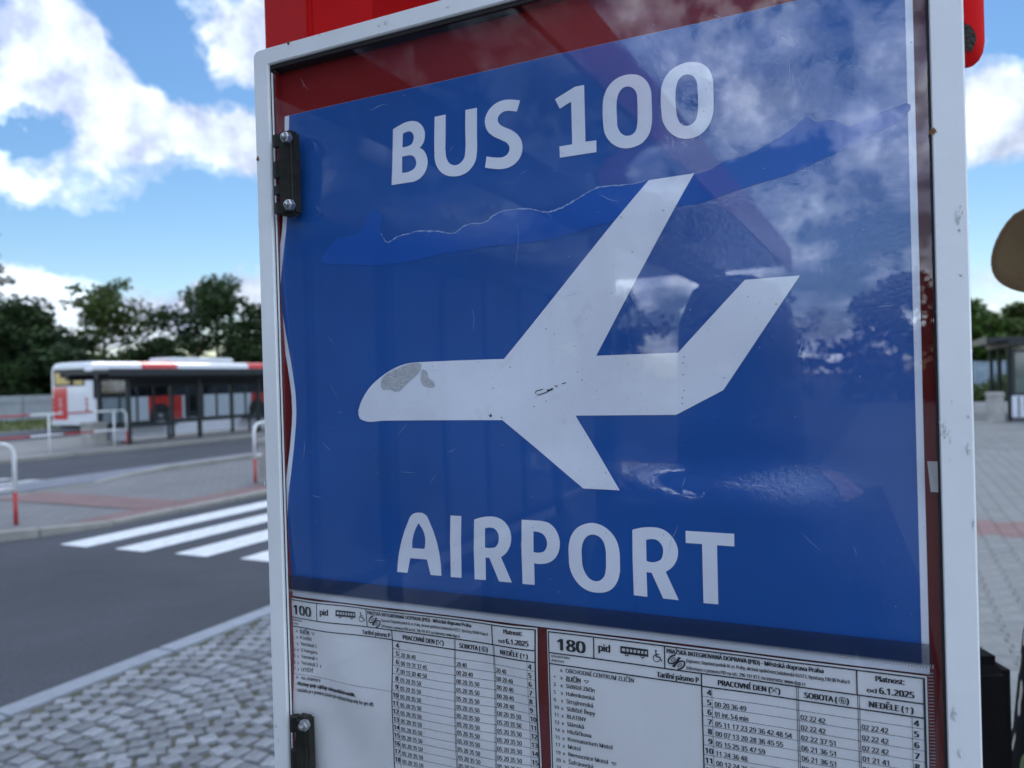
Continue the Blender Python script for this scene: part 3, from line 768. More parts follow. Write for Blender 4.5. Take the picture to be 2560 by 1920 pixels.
# fine scratches on the pane
mb = MB(); rr = random.Random(11)
for i in range(38):
    s = rr.uniform(IL + .02, IR - .02); h = rr.uniform(1.47, 1.83); l = rr.uniform(.003, .016) * (2 if i % 12 == 0 else 1); t = rr.uniform(0, 3.14); w = rr.uniform(.00006, .00013)
    prev = None
    for k in range(5):
        t += rr.uniform(-.12, .12); d = Vector((math.cos(t), math.sin(t))); nr = Vector((-d.y, d.x)) * w * math.sin(math.pi * (k + .3) / 4.6)
        p = Vector((s, h)) + d * l * k / 4
        cur = (PW(p.x + nr.x, p.y + nr.y, .0003), PW(p.x - nr.x, p.y - nr.y, .0003))
        if prev: mb.quad(prev[0], prev[1], cur[1], cur[0])
        prev = cur
for i in range(120):
    s = rr.uniform(IL + .01, IR - .01); h = rr.uniform(1.46, 1.84); r = rr.uniform(.0001, .0003)
    mb.quad(*[PW(s + r * math.cos(t * 1.2566), h + r * math.sin(t * 1.2566) * rr.uniform(.6, 1.5), .0003) for t in range(5)])
o = adopt(mb.build('scratches', M['scratch'], None, recalc=False), board); o['kind'] = 'stuff'

# ---- poster
blue_left = [(723, 289), (722, 325), (721, 420), (719, 520), (715, 578), (708, 640), (702, 711), (705, 775), (716, 842), (729, 915), (739, 986), (741, 1030), (740, 1060), (735, 1120), (728, 1181), (721, 1240), (719, 1289), (721, 1350), (727, 1434), (721, 1467)]
white_left = [(x - (11 if 300 < y < 1400 else 12), y) for x, y in blue_left]
BT = px2post(723, 289)[1]; BR = px2post(2283, 800)[0]; WR_ = px2post(2302, 800)[0]; BB = px2p(1400, 1556, N_POST)[1]; WB = BB - 0.0045; WT = BT + 0.0002
poster = pempty('poster', 0.02, WB, N_POST, label='blue poster with white airplane, BUS 100 and AIRPORT behind the board glass', cat='poster')
wl = [px2post(x, y) for x, y in white_left]; bl = [px2post(x, y) for x, y in blue_left]
drape('paper_sheet', [[(wl[0][0], WT)] + [p for p in wl[1:-1]] + [(wl[-1][0], WB), (WR_, WB), (WR_, WT)]], M['poster_white'], npost, -0.0003, poster, 0.008)
drape('blue_print', [[(bl[0][0], BT)] + bl[1:-1] + [(bl[-1][0], BB), (BR, BB), (BR, BT)]], M['poster_blue'], npost, 0.0, poster, 0.006)
c = 'c'
cA = lambda x, y, *k: (960 + x / 6.144, 240 + y / 6.144, *k)
cB = lambda x, y, *k: (1370 + x / 4.9156, 140 + y / 4.9156, *k)
cC = lambda x, y, *k: (980 + x / 5.267, 1260 + y / 5.267, *k)
cD = lambda x, y, *k: (1400 + x / 4.8087, 1290 + y / 4.8087, *k)
cE = lambda x, y, *k: (880 + x / 3.687, 840 + y / 3.687, *k)
cF = lambda x, y, *k: (1200 + x / 2.593, 420 + y / 2.593, *k)
glyphs = [
 (cA, [(143,515,c),(250,450),(350,402),(430,387),(520,400),(590,460),(625,530),(632,620),(610,720),(550,798,c),(610,835),(655,910),(675,1000),(665,1090),(630,1180),(560,1265),(470,1315),(370,1332),(122,1370,c)],
      [(296,582,c),(350,555),(400,546),(440,570),(462,620),(455,680),(425,745),(375,772),(288,790,c)], [(283,933,c),(350,920),(420,913),(470,940),(497,1000),(497,1060),(470,1115),(410,1155),(283,1182,c)]),
 (cA, [(783,322,c),(952,287,c),(950,620),(950,850),(965,960),(1005,1030),(1060,1062),(1120,1063),(1190,1020),(1240,940),(1253,850),(1252,500),(1255,217,c),(1432,183,c),(1432,600),(1432,850),(1415,980),(1360,1090),(1270,1180),(1170,1225),(1060,1237),(960,1220),(870,1160),(810,1070),(783,960),(778,840),(778,600)]),
 (cA, [(2095,72,c),(2045,242,c),(1980,235),(1900,230),(1820,255),(1765,310),(1750,370),(1775,430),(1840,475),(1950,520),(2050,590),(2115,690),(2132,790),(2110,910),(2040,1020),(1930,1095),(1800,1125),(1680,1120),(1555,1102,c),(1580,930,c),(1660,943),(1750,948),(1830,940),(1895,900),(1930,830),(1925,770),(1880,715),(1800,675),(1690,625),(1600,550),(1560,450),(1555,360),(1590,260),(1660,165),(1760,95),(1860,62),(1960,58)]),
 (cB, [(88,533,c),(335,380,c),(447,358,c),(463,1055,c),(597,1038,c),(598,1183,c),(148,1252,c),(143,1113,c),(300,1087,c),(287,563,c),(148,650,c)]),
 (cB, [(1030,227),(1130,245),(1220,320),(1265,420),(1275,540),(1280,700),(1275,850),(1240,970),(1160,1070),(1060,1120),(950,1137),(850,1115),(760,1050),(700,950),(680,820),(675,650),(685,520),(730,400),(810,305),(920,245)],
      [(990,377),(1050,400),(1090,460),(1100,560),(1103,700),(1100,830),(1080,920),(1030,970),(960,982),(900,950),(860,880),(850,760),(845,620),(855,510),(890,430),(935,388)]),
 (cB, [(1790,77),(1890,95),(1980,170),(2025,280),(2033,420),(2037,560),(2028,720),(1990,830),(1920,930),(1810,1000),(1690,1020),(1580,995),(1480,920),(1415,810),(1395,680),(1388,520),(1398,380),(1450,250),(1550,150),(1670,92)],
      [(1720,230),(1790,255),(1830,320),(1840,420),(1846,560),(1840,700),(1815,790),(1760,845),(1690,860),(1630,830),(1590,750),(1575,640),(1568,500),(1578,380),(1610,290),(1660,243)]),
 (cC, [(73,892,c),(218,225),(245,165),(290,125),(350,112),(410,120),(460,155),(490,215),(655,945,c),(513,933,c),(465,730,c),(245,711,c),(208,905,c)], [(270,578,c),(337,280),(352,255),(370,275),(433,590,c)]),
 (cC, [(773,150,c),(917,157,c),(912,480,c),(920,962,c),(912,970,c),(778,960,c),(768,480,c)]),
 (cC, [(1085,205,c),(1180,175),(1280,163),(1360,168),(1450,205),(1530,290),(1570,400),(1570,500),(1540,590),(1495,655),(1438,697,c),(1582,1033,c),(1413,1018,c),(1285,707,c),(1235,705,c),(1240,1000,c),(1092,990,c),(1080,600,c)],
      [(1228,320,c),(1290,308),(1345,320),(1395,375),(1410,450),(1398,520),(1365,565),(1310,577),(1228,570,c)]),
 (cC, [(1710,205,c),(1860,213),(1970,222),(2060,245),(2140,310),(2190,400),(2212,500),(2205,600),(2160,700),(2080,765),(1980,787),(1875,778,c),(1882,1063,c),(1723,1050,c),(1708,600,c)],
      [(1865,360,c),(1930,368),(1990,395),(2030,450),(2045,510),(2035,575),(2000,625),(1950,638),(1867,630,c)]),
 (cD, [(390,82),(500,110),(600,180),(680,290),(715,410),(722,550),(720,680),(690,790),(620,880),(540,915),(450,920),(350,900),(250,840),(170,740),(120,620),(108,480),(108,350),(140,230),(210,140),(300,95)],
      [(400,222),(470,245),(525,310),(550,400),(555,520),(553,640),(530,730),(480,775),(430,782),(370,760),(310,690),(275,600),(265,490),(265,380),(290,290),(340,235)]),
 (cD, [(872,165,c),(960,142),(1080,132),(1180,140),(1290,190),(1370,280),(1415,380),(1420,460),(1400,540),(1350,615),(1272,668,c),(1430,1010,c),(1243,990,c),(1103,680,c),(1042,673,c),(1053,970,c),(890,950,c),(875,500,c)],
      [(1037,288,c),(1100,276),(1160,285),(1210,325),(1240,390),(1238,460),(1215,520),(1160,548),(1042,538,c)]),
 (cD, [(1512,176,c),(2095,212,c),(2097,365,c),(1889,350,c),(1905,1060,c),(1727,1045,c),(1710,336,c),(1512,322,c)]),
]
def loops_from(fn, loops, res=5):
    return [[px2post(p[0], p[1]) for p in smooth_loop([fn(*q) for q in lp], res)] for lp in loops]
for g in glyphs:
    drape('letter', loops_from(g[0], g[1:]), M['poster_white'], npost, 0.0004, poster)
plane = [cE(590,244),cE(800,233),cE(1403,212,c),cF(1095,80,c),cF(1390,35,c),cF(755,1217,c),cF(1285,1197,c),cF(1718,725,c),cF(2075,697,c),cF(1578,1440,c),cF(1272,1600,c),cF(620,1605,c),(1550,1225.7,c),(1459,1221,c),cE(1388,775,c),cE(300,780),cE(120,782),cE(80,762),cE(62,710),cE(75,640),cE(110,560),cE(170,470),cE(260,385),cE(360,315),cE(450,272),cE(530,250)]
drape('airplane_symbol', loops_from(lambda *p: p, [plane]), M['poster_white'], npost, 0.0004, poster)
# where the sheet has stuck to the pane
up_ = [(804,654),(815,628),(851,594),(888,588),(909,570),(920,541),(938,527),(951,534),(954,585),(969,605),(996,592),(1047,579),(1101,579),(1133,583),(1166,563),(1217,554),(1235,538),(1322,523),(1370,530),(1408,518),(1451,493),(1493,470),(1555,464),(1616,453),(1680,446),(1736,437),(1778,424),(1819,398),(1858,392),(1902,370),(1938,350),(1986,318),(2016,292),(2038,304),(2081,300),(2125,316),(2157,302),(2232,270),(2276,262)]
lo_ = [(2276,272),(2197,330),(2129,368),(2069,392),(1990,430),(1878,465),(1807,489),(1739,511),(1690,516),(1632,536),(1547,550),(1508,560),(1400,593),(1200,620),(1090,639),(1032,652),(927,664),(873,661),(812,658)]
lp = [[px2post(*p) for p in smooth_loop(up_ + lo_, 3)]]
drape('stuck_patch', lp, M['wet'], npost, 0.00022, poster)
mb = MB(); rr = random.Random(5); prev = None
for i, p in enumerate(smooth_loop(up_[8:24] + list(reversed(up_[8:24])), 8)[:120]):
    w = rr.uniform(.00012, .0005) * (1.6 if rr.random() < .15 else 1)
    s, h = px2post(p.x + rr.uniform(-1, 1), p.y + rr.uniform(-1.2, 1.2)); n_ = npost(s, h) + .0005
    cur = (PW(s, h + w, n_), PW(s, h - w, n_))
    if prev: mb.quad(prev[0], prev[1], cur[1], cur[0])
    prev = cur
o = mb.build('dried_edge', M['wet_edge'], None, recalc=False); o.parent = poster; o.matrix_parent_inverse = Matrix.Translation(-poster.location)
sm1 = [(600,248),(640,260),(640,300),(590,370),(540,410),(500,450),(430,515),(340,490),(285,495),(276,400),(330,345),(420,300),(520,262)]
sm2 = [(650,310),(690,320),(710,390),(760,420),(765,465),(690,470),(655,450),(640,350)]
for q in (sm1, sm2): drape('glue_smudge', loops_from(cE, [q], 3), M['smudge'], npost, 0.0006, poster)
mb = MB(); rr = random.Random(9)
def stroke(pp, w):
    prev = None
    for p in pp:
        s, h = px2post(*p[:2]); n_ = npost(s, h) + .0007; cur = (PW(s - w * .5, h + w, n_), PW(s + w * .5, h - w, n_))
        if prev: mb.quad(prev[0], prev[1], cur[1], cur[0])
        prev = cur
stroke([cE(1765, 490), cE(1740, 497), cE(1705, 505), cE(1692, 525), cE(1712, 545), cE(1750, 535), cE(1800, 515), cE(1850, 492), cE(1850, 480)], .00028)
stroke([cE(1800, 500), cE(1830, 498), cE(1855, 483)], .0005); stroke([cE(1870, 455), cE(1885, 465), cE(1898, 460)], .0003); stroke([cE(1940, 440), cE(1978, 430)], .00025)
stroke([cE(1262, 722), cE(1275, 740), cE(1292, 728), cE(1280, 712)], .0007); stroke([cE(1375, 745), cE(1390, 755)], .0004)
for x, y in ((2120, 405), (1458, 288), (1300, 484), (1678, 652)): stroke([cE(x, y), cE(x + 9, y - 4)], .0003)
for x, y in ((1325, 1225), (1318, 1265), (1318, 1340), (1325, 1442), (1314, 1490), (1313, 1527), (430, 1044), (990, 543), (1190, 275), (915, 320)): stroke([cF(x - 5, y), cF(x + 6, y)], .0002)
o = mb.build('pen_marks', M['ink_mark'], None, recalc=False); o['kind'] = 'stuff'; o.parent = poster; o.matrix_parent_inverse = Matrix.Translation(-poster.location)

# ---- timetables
def load_font():
    try:
        p = os.path.join(bpy.utils.resource_path('LOCAL'), 'datafiles', 'fonts', 'NotoSansHebrew-Regular.woff2')
        return bpy.data.fonts.load(p) if os.path.exists(p) else None
    except Exception: return None
FONT = load_font()
_tc = {}; CAPH = [0.727]
def text_mesh(body, bold):
    k = (body, bold)
    if k in _tc: return _tc[k]
    cu = bpy.data.curves.new('t', 'FONT'); cu.body = body; cu.size = 1.0; cu.resolution_u = 3
    if FONT: cu.font = FONT
    cu.offset = 0.002
    ob = bpy.data.objects.new('t', cu); col.objects.link(ob); bpy.context.view_layer.update()
    me = bpy.data.meshes.new_from_object(ob.evaluated_get(bpy.context.evaluated_depsgraph_get()))
    vs = [(v.co.x, v.co.y) for v in me.vertices]; fs = [tuple(p.vertices) for p in me.polygons]
    bpy.data.objects.remove(ob); bpy.data.curves.remove(cu); bpy.data.meshes.remove(me)
    _tc[k] = (vs, fs); return _tc[k]
CAPH[0] = max(v[1] for v in text_mesh('H', False)[0])
class Print:
    """ink on one sheet; x, y in millimetres from its top left corner"""
    def __init__(s, s0, t0, nf, kx=1.0): s.s0, s.t0, s.nf, s.kx, s.mb = s0, t0, nf, kx, MB()
    def P(s, x, y):
        a, h = s.s0 + x * s.kx / 1000, s.t0 - y / 1000; return PW(a, h, s.nf(a, h) + 0.0005)
    def text(s, body, x, y, cap, width=None, bold=False, center=False):
        vs, fs = text_mesh(body, bold)
        if not vs: return
        k = cap / CAPH[0]; x0 = min(v[0] for v in vs); x1 = max(v[0] for v in vs)
        kx = k if width is None else width / (x1 - x0)
        if center: x = x - (x1 - x0) * kx / 2
        for j, sh in enumerate((-.45, -.15, .15, .45) if bold else (-.18, .18)):     # over-struck for weight
            dx = sh * cap * (0.18 if bold else 0.22); up = PN * (j * 0.00002)
            s.mb.add([s.P(x + (v[0] - x0) * kx + dx, y - v[1] * k) + up for v in vs], fs)
    def line(s, x0, y0, x1, y1, w):
        l = math.hypot(x1 - x0, y1 - y0); n = max(1, int(l / 4)); nx, ny = -(y1 - y0) / l * w / 2, (x1 - x0) / l * w / 2
        q = [(x0 + (x1 - x0) * i / n, y0 + (y1 - y0) * i / n) for i in range(n + 1)]
        for p, r in zip(q, q[1:]): s.mb.quad(s.P(p[0] + nx, p[1] + ny), s.P(p[0] - nx, p[1] - ny), s.P(r[0] - nx, r[1] - ny), s.P(r[0] + nx, r[1] + ny))
    def path(s, pts, w):
        for p, q in zip(pts, pts[1:]): s.line(*p, *q, w)
    def ring(s, cx, cy, rx, ry, w, a0=0, a1=360, rot=0, n=24):
        ps = []
        for i in range(n + 1):
            t = math.radians(a0 + (a1 - a0) * i / n); x, y = rx * math.cos(t), ry * math.sin(t); r = math.radians(rot)
            ps.append((cx + x * math.cos(r) - y * math.sin(r), cy + x * math.sin(r) + y * math.cos(r)))
        s.path(ps, w)
    def rect(s, x0, y0, x1, y1): s.mb.quad(s.P(x0, y0), s.P(x1, y0), s.P(x1, y1), s.P(x0, y1))
    def disc(s, cx, cy, r, n=10): s.mb.quad(*[s.P(cx + r * math.cos(i * 2 * math.pi / n), cy + r * math.sin(i * 2 * math.pi / n)) for i in range(n)])
def timetable(x, y, num, stops, work, sat, sun, notes, wr, label, hours, kx=1.0):
    s0, t0 = px2p(x, y, N_POST)
    ph = s0 * 100
    def nf(s, h):
        d = (h - 1.30) * 55 + (s - s0) * 38
        return N_POST + wr * (0.0009 * math.sin(d + 1.5 * math.sin(s * 40)) + 0.0006 * math.sin((h * 95 - s * 30) + ph) * math.exp(-((s - s0 - .06) / .07) ** 2))
    sheet_e = pempty('timetable', s0 + .106, t0 - .297, N_POST, label=label, cat='timetable', group=None)
    drape('paper_sheet', [[(s0 - .0012, t0 + .0012), (s0 + .2138 * kx, t0 + .0012), (s0 + .2138 * kx, t0 - .296), (s0 - .0012, t0 - .296)]], M['paper'], nf, 0.0, sheet_e, 0.004)
    p = Print(s0, t0, nf, kx)
    T, F_, XR = 0.75, 0.22, 212.4
    p.line(0, 0, XR, 0, T); p.line(0, -.3, 0, 285, T); p.line(XR, -.3, XR, 285, T + .3)
    p.line(30.3, 0, 30.3, 13.3, T); p.line(75.2, 0, 75.2, 13.3, T); p.line(180.3, 0, 180.3, 13.3, T); p.line(0, 13.3, XR, 13.3, T)
    p.text(num, 6.2, 10.9, 7.2, 18.2, True)
    p.text('pid', 33.6, 8.2, 4.2, 7.2, True)
    # bus pictogram
    for a, b, q, r in ((47.6, 3.4, 65.2, 4.6), (47.6, 4.6, 48.6, 7.6), (64.4, 4.6, 65.2, 7.6), (47.6, 6.4, 65.2, 7.8)): p.rect(a, b, q, r)
    for xx in (50.6, 52.9, 55.2, 57.6, 60.0, 62.2): p.rect(xx, 4.6, xx + .8, 6.4)
    for xx in (51.5, 61.5): p.ring(xx, 8.0, .9, .9, .6)
    # wheelchair pictogram
    p.disc(69.9, 3.6, .65); p.path([(69.9, 4.4), (70.1, 7.0), (72.3, 7.0), (73.4, 9.4)], .7); p.path([(70.0, 5.6), (72.0, 5.6)], .55); p.ring(70.2, 8.0, 2.0, 2.0, .5, 10, 260)
    # carrier's emblem: two interlocked leaf loops
    for rot, cx, cy in ((-38, 80.4, 7.2), (142, 84.2, 10.2)):
        p.ring(cx, cy, 3.6, 1.9, 1.0, 20, 320, rot); p.ring(cx, cy, 1.6, .6, .4, 0, 360, rot)
    p.path([(80, 11.6), (82.3, 8.7), (84.6, 5.6)], 1.1)
    p.text('PRAŽSKÁ INTEGROVANÁ DOPRAVA (PID) - Městská doprava Praha', 76.6, 3.9, 2.5, 87.0, True)
    p.text('Dopravce: Dopravní podnik hl. m. Prahy, akciová společnost,Sokolovská 42/217, Vysočany,190 00 Praha 9', 88.2, 7.9, 2.0, 88.5)
    p.text('Informace o provozu PID na tel.: 296 191 817; na internetu: www.dpp.cz', 88.2, 12.1, 2.0, 66.0)
    p.text('Platnost:', 189.6, 4.6, 2.8, 13.6, True); p.text('od', 185.2, 11.0, 2.3, 4.6, True); p.text('6.1.2025', 191.2, 11.0, 3.3, 16.4, True)
    p.text('orientační doba', 1.6, 15.9, 1.5, 12.4); p.text('jízdy (min)', 1.6, 18.6, 1.5, 8.6)
    p.line(0, 20.3, 96.9, 20.3, T); p.text('Tarifní pásmo P', 70.4, 18.9, 3.0, 24.8, True)
    p.line(96.9, 13.3, 96.9, 285, T); p.line(96.9, 20.7, XR, 20.7, T)
    for xx in (149.4, 150.3, 180.5, 181.4): p.line(xx, 13.3, xx, 285, .3)
    p.line(102.7, 20.7, 102.7, 285, F_); p.line(206.4, 20.7, 206.4, 285, F_)
    p.text('PRACOVNÍ DEN (', 106.4, 18.8, 3.1, 29.0, True); p.text(')', 139.6, 18.8, 3.1, None, True)
    p.path([(136.0, 18.6), (138.9, 15.9)], .4); p.path([(138.7, 18.6), (135.9, 15.9)], .4); p.path([(135.6, 16.5), (136.6, 15.6)], .6); p.path([(138.2, 15.6), (139.2, 16.5)], .6)
    p.text('SOBOTA (', 153.6, 18.9, 3.1, 16.6, True); p.text('6', 172.2, 18.4, 2.1, None, True); p.ring(172.9, 17.4, 1.75, 1.75, .35); p.text(')', 175.0, 18.9, 3.1, None, True)
    p.text('NEDĚLE (', 186.2, 18.9, 3.1, 16.4, True); p.text(')', 206.0, 18.9, 3.1, None, True); p.line(204.2, 15.9, 204.2, 19.2, .45); p.line(203.1, 16.8, 205.3, 16.8, .45)
    for i in range(21):
        yy = 20.7 + 5.72 * (i + 1); p.line(97.3, yy, XR, yy, F_)
        if i < hours:
            hr = str(4 + i)
            p.text(hr, 101.9 - (1.9 if i < 6 else 3.9), yy - 1.0, 3.1, None, True); p.text(hr, 207.3, yy - 1.0, 3.1, None, True)
        for colx, data in ((104.2, work), (151.2, sat), (182.2, sun)):
            if 4 + i in data:
                w = data[4 + i]; n = len(w.split())
                p.text(w, colx, yy - .6, 2.75, (2.9 * n + 2.0 * (n - 1)) if 'int' not in w else 18.6)
    for i, (mn, nm, und) in enumerate(stops):
        yy = 24.6 + 4.85 * i
        if mn == '•': p.disc(3.6, yy - 1.2, .55)
        elif mn: p.text(mn, 2.6, yy, 2.2)
        if nm.startswith('x '):
            p.text('x', 7.4, yy, 2.2); nm = nm[2:]
        tail = nm.endswith('▽'); moon = nm.endswith('◖'); nm = nm.rstrip('▽◖ ')
        vs, _ = text_mesh(nm, und); wd = (max(v[0] for v in vs) - min(v[0] for v in vs)) * 2.45 / CAPH[0] * .95
        p.text(nm, 11.2, yy, 2.55, wd, und)
        if und: p.line(11.2, yy + .55, 11.2 + wd, yy + .55, .3)
        if tail:
            q = 13.6 + wd; p.path([(q, yy - 1.7), (q + 3.2, yy - 1.7), (q + 1.5, yy), (q, yy - 1.7)], .35)
        if moon: p.ring(14.5 + wd, yy - .8, .8, .9, .7, 100, 260)
    y0 = 24.6 + 4.85 * len(stops) - 2.2
    if notes:
        p.line(1.5, y0, 96.9, y0, F_)
        for i, (t, w) in enumerate(notes):
            p.text(t, 6.6, y0 + 3.4 + i * 4.6, 2.6, w, i == 1)
    o = p.mb.build('printing', M['ink'], None, recalc=False); o.parent = sheet_e; o.matrix_parent_inverse = Matrix.Translation(-sheet_e.location)
    return s0, t0
std = '05 20 35 50'
w1 = {5: '20 30 40', 6: '00 19 31 37 45', 7: '00 15 30 40 50'}; w1.update({h: std for h in range(8, 19)})
s1 = {5: '20 40', 6: '00 20 40', 7: '00 20 35 50'}; s1.update({h: std for h in range(8, 19)})
u1 = {5: '20 40', 6: '00 20 40', 7: '00 20 40', 8: '00 20 40', 9: '00 20 40', 10: '00 20 35 50'}; u1.update({h: std for h in range(11, 17)})
timetable(719, 1497, '100', [('•', 'x ZLIČÍN▽', True), ('8', 'x K Letišti', False), ('9', 'x Terminál 3', False), ('12', 'x U Hangáru', False), ('15', 'x Terminál 1', False), ('16', 'x Terminál 2◖', False), ('17', 'x LETIŠTĚ', False)],
          w1, s1, u1, [('x - na znamení', 23), ('- Všechny spoje zajišťuje nízkopodlažní vozidlo.', 58), ('- zastávka je v provozu pouze pro výstup (stop only for get off)', 74)], 1.25,
          'white printed timetable for line 100 with a short stop list, creased paper', 15, 0.972)
w2 = {5: '00 20 36 49', 6: '01 int. 5-6 min', 7: '05 11 17 23 29 36 42 48 54', 8: '00 07 13 20 28 36 45 55', 9: '05 15 25 35 47 59', 10: '11 24 36 48', 11: '00 12 24 36 48'}
s2 = {5: '02 22 42', 6: '02 22 42', 7: '02 22 37 51', 8: '06 21 36 51', 9: '06 21 36 51', 10: '06 21'}
u2 = {5: '02 22 42', 6: '02 22 42', 7: '02 22 42', 8: '01 21 41', 9: '01'}
timetable(1372, 1578.4, '180', [('', 'x OBCHODNÍ CENTRUM ZLIČÍN', False), ('•', 'x ZLIČÍN▽', True), ('3', 'x Sídliště Zličín', False), ('5', 'x Halenkovská', False), ('6', 'x Strojírenská', False), ('10', 'x Sídliště Řepy', False), ('11', 'x BLATINY', False), ('12', 'x Slánská', False), ('14', 'x Hlušičkova', False), ('15', 'x Krematorium Motol', False), ('17', 'x Motol', False), ('19', 'x Nemocnice Motol▽', False), ('20', 'x Šafránecká', False), ('23', 'Vypich', False)],
          w2, s2, u2, None, 0.35, 'white printed timetable for line 180 with a long stop list, nearly flat paper', 9)

# ---- clear pocket that holds the sheets
pocket = pempty('plastic_pocket', 0.02, 1.14, -0.004, label='clear plastic pocket with ribbed welded seams over the timetables', cat='pocket')
def pk(o): return adopt(o, pocket)
ST = px2p(1400, 1511, -.0016)[1]; SL = px2p(708, 1440, -.0016)[0]; SR = px2p(2330, 1640, -.0016)[0]; SE = px2p(1400, 1556, -.0016)[1]
mb = MB(); mb.quad(PW(SL, SE, -.0016), PW(SR, SE, -.0016), PW(SR, ST, -.0016), PW(SL, ST, -.0016)); pk(mb.build('smoky_strip', M['smoke'], None, recalc=False))
mb = MB(); mb.quad(PW(SL, 1.142, -.0020), PW(SR + .002, 1.142, -.0020), PW(SR + .002, SE - .0006, -.0020), PW(SL, SE - .0006, -.0020)); pk(mb.build('clear_film', M['film'], None, recalc=False))
mb = MB(); s = SL + .001
while s < SR:
    mb.quad(PW(s, SE - .0011, -.0014), PW(s + .0007, SE - .0011, -.0014), PW(s + .0009, SE + .0010, -.0014), PW(s + .0002, SE + .0010, -.0014)); s += .0014
o = pk(mb.build('ribbed_seam', M['tick'], None, recalc=False)); o['kind'] = 'stuff'
for sx in (SL + .0035, SR - .0012):
    mb = MB(); h = SE - .004
    while h > 1.15:
        mb.quad(PW(sx - .0010, h, -.0018), PW(sx + .0016, h + .0003, -.0018), PW(sx + .0016, h + .0007, -.0018), PW(sx - .0010, h + .0004, -.0018)); h -= .0017
    o = pk(mb.build('ribbed_seam', M['tick'], None, recalc=False)); o['kind'] = 'stuff'

# ---- red post behind the board
E0 = CAM + ray(772, 40) * ((Vector((0, DP, EYE)) + PN * -0.062 - CAM).dot(PN) / ray(772, 40).dot(PN))
dv = Vector((ray(772, 40).x, ray(772, 40).y, 0)).normalized(); per = Vector((dv.y, -dv.x, 0))
al = math.radians(57); S_ = 0.074
dr = (per * math.sin(al) + dv * math.cos(al)); dl = (-per * math.cos(al) + dv * math.sin(al))
post = empty('stop_post', (E0.x, E0.y, 0), 0, label='red painted steel bus stop post behind the notice board', cat='post')
def ad(o):
    o.parent = post; o.matrix_parent_inverse = Matrix.Translation(-post.location); return o
q = [Vector((E0.x, E0.y, 0)), Vector((E0.x, E0.y, 0)) + dr * S_, Vector((E0.x, E0.y, 0)) + dr * S_ + dl * S_, Vector((E0.x, E0.y, 0)) + dl * S_]
mb = MB(); mb.prism([(p.x, p.y) for p in q], -0.02, 2.75); ad(mb.build('pole', M['red_paint'], None, bevel=0.004, segs=3))
mb = MB(); s_a = px2p(928, 40, -.055)[0]; pbox(mb, s_a, 0.215, 1.16, 2.02, -.066, -.055); ad(mb.build('mounting_plate', M['red_paint'], None, bevel=0.002))
for hh in (1.25, 1.75):
    for sa in (s_a + .02, 0.15):
        mb = MB(); pbox(mb, sa, sa + .03, hh, hh + .04, -.056, -.0305); ad(mb.build('bracket', M['steel'], None))
mb = MB(); pbox(mb, px2p(760, 40, -.055)[0], 0.24, 1.98, 2.36, -.10, .05); ad(mb.build('shade_box', M['red_paint'], None, bevel=0.004))  # unseen box added above the board to shade the post's right face
sx, hx = px2p(2418, 165, -.012); rt = 0.0082
mb = MB(); mb.tube([PW(0.14, 2.0, -.048), PW(sx - .03, 2.0, -.048), PW(sx - .006, 1.985, -.030), PW(sx, 1.95, -.014), PW(sx, hx + .011, -.014), PW(sx, hx + .006, -.014), PW(sx, hx + .0028, -.014), PW(sx, hx + .0008, -.014), PW(sx, hx, -.014)], [rt, rt, rt, rt, rt, rt * .9, rt * .7, rt * .42, rt * .12], 20)
ad(mb.build('hook_arm', M['red_paint'], None, smooth=True))
rr = random.Random(4); k = 16     # bare patches where the paint is gone
for (h0, hh, a0, aw) in ((hx + .012, .009, 0, 26), (hx + .046, .0035, 0, 24)):
    mb = MB(); ring_ = []
    for t in range(k):
        an = math.radians(a0 + aw * math.cos(t * 2 * math.pi / k) * rr.uniform(.7, 1.1) - 180 + 180); hv = h0 + hh * math.sin(t * 2 * math.pi / k) * rr.uniform(.6, 1.1)
        d = (PN * math.cos(an) - SD * math.sin(an)); ring_.append(PW(sx, hv, -.014) + d * (rt + .0004))
    an = math.radians(a0); d = (PN * math.cos(an) - SD * math.sin(an))
    mb.add(ring_ + [PW(sx, h0, -.014) + d * (rt + .0008)], [(i, (i + 1) % k, k) for i in range(k)])
    ad(mb.build('bare_patch', M['chip'], None))

# ------------------------------------------------------------------ striped railings
def hoop_rail(name, a_end, a_far, b, z, stripes, label, group=None, toward=1, redfrom=0.0, mid=0.45):
    """railing along the road; its rounded end is at a_end"""
    e = empty(name, W(a_end, b, z), RZ, label=label, cat='railing', group=group)
    sgn = 1 if a_far > a_end else -1; H = 1.0; R = 0.16; r = 0.025
    ln = abs(a_far - a_end)
    arc = [(0, 0, 0.40), (0, 0, H - R)] + [(sgn * (R - R * math.cos(t)), 0, H - R + R * math.sin(t)) for t in (0.3, 0.6, 0.9, 1.2, math.pi / 2)]
    mb = MB(); mb.tube(arc, r, 12); mb.build('end_bend', M['rail_white'], e, smooth=True)
    mb = MB(); mb.tube([(0, 0, -.05), (0, 0, 0.402)], r * 1.01, 12); mb.build('end_post', M['rail_red'], e, smooth=True)
    x = R; i = 0
    while x < ln:
        x2 = min(ln, x + stripes)
        m = M['rail_red' if i % 2 else 'rail_white']
        for zz in (H, mid):
            mb = MB(); mb.tube([(sgn * (x - .001 if not (zz == mid and i == 0) else .02), 0, zz), (sgn * x2, 0, zz)], r * .96, 10); mb.build('rail_band', m, e, smooth=True)
        x = x2; i += 1
    xs = 0.4 if mid > 0.41 and stripes < 0.95 else 2.0
    while xs < ln:
        mb = MB(); mb.tube([(sgn * xs, 0, -.05), (sgn * xs, 0, H)], r * .9, 10); mb.build('post', M['rail_white'], e, smooth=True); xs += 1.9
    return e
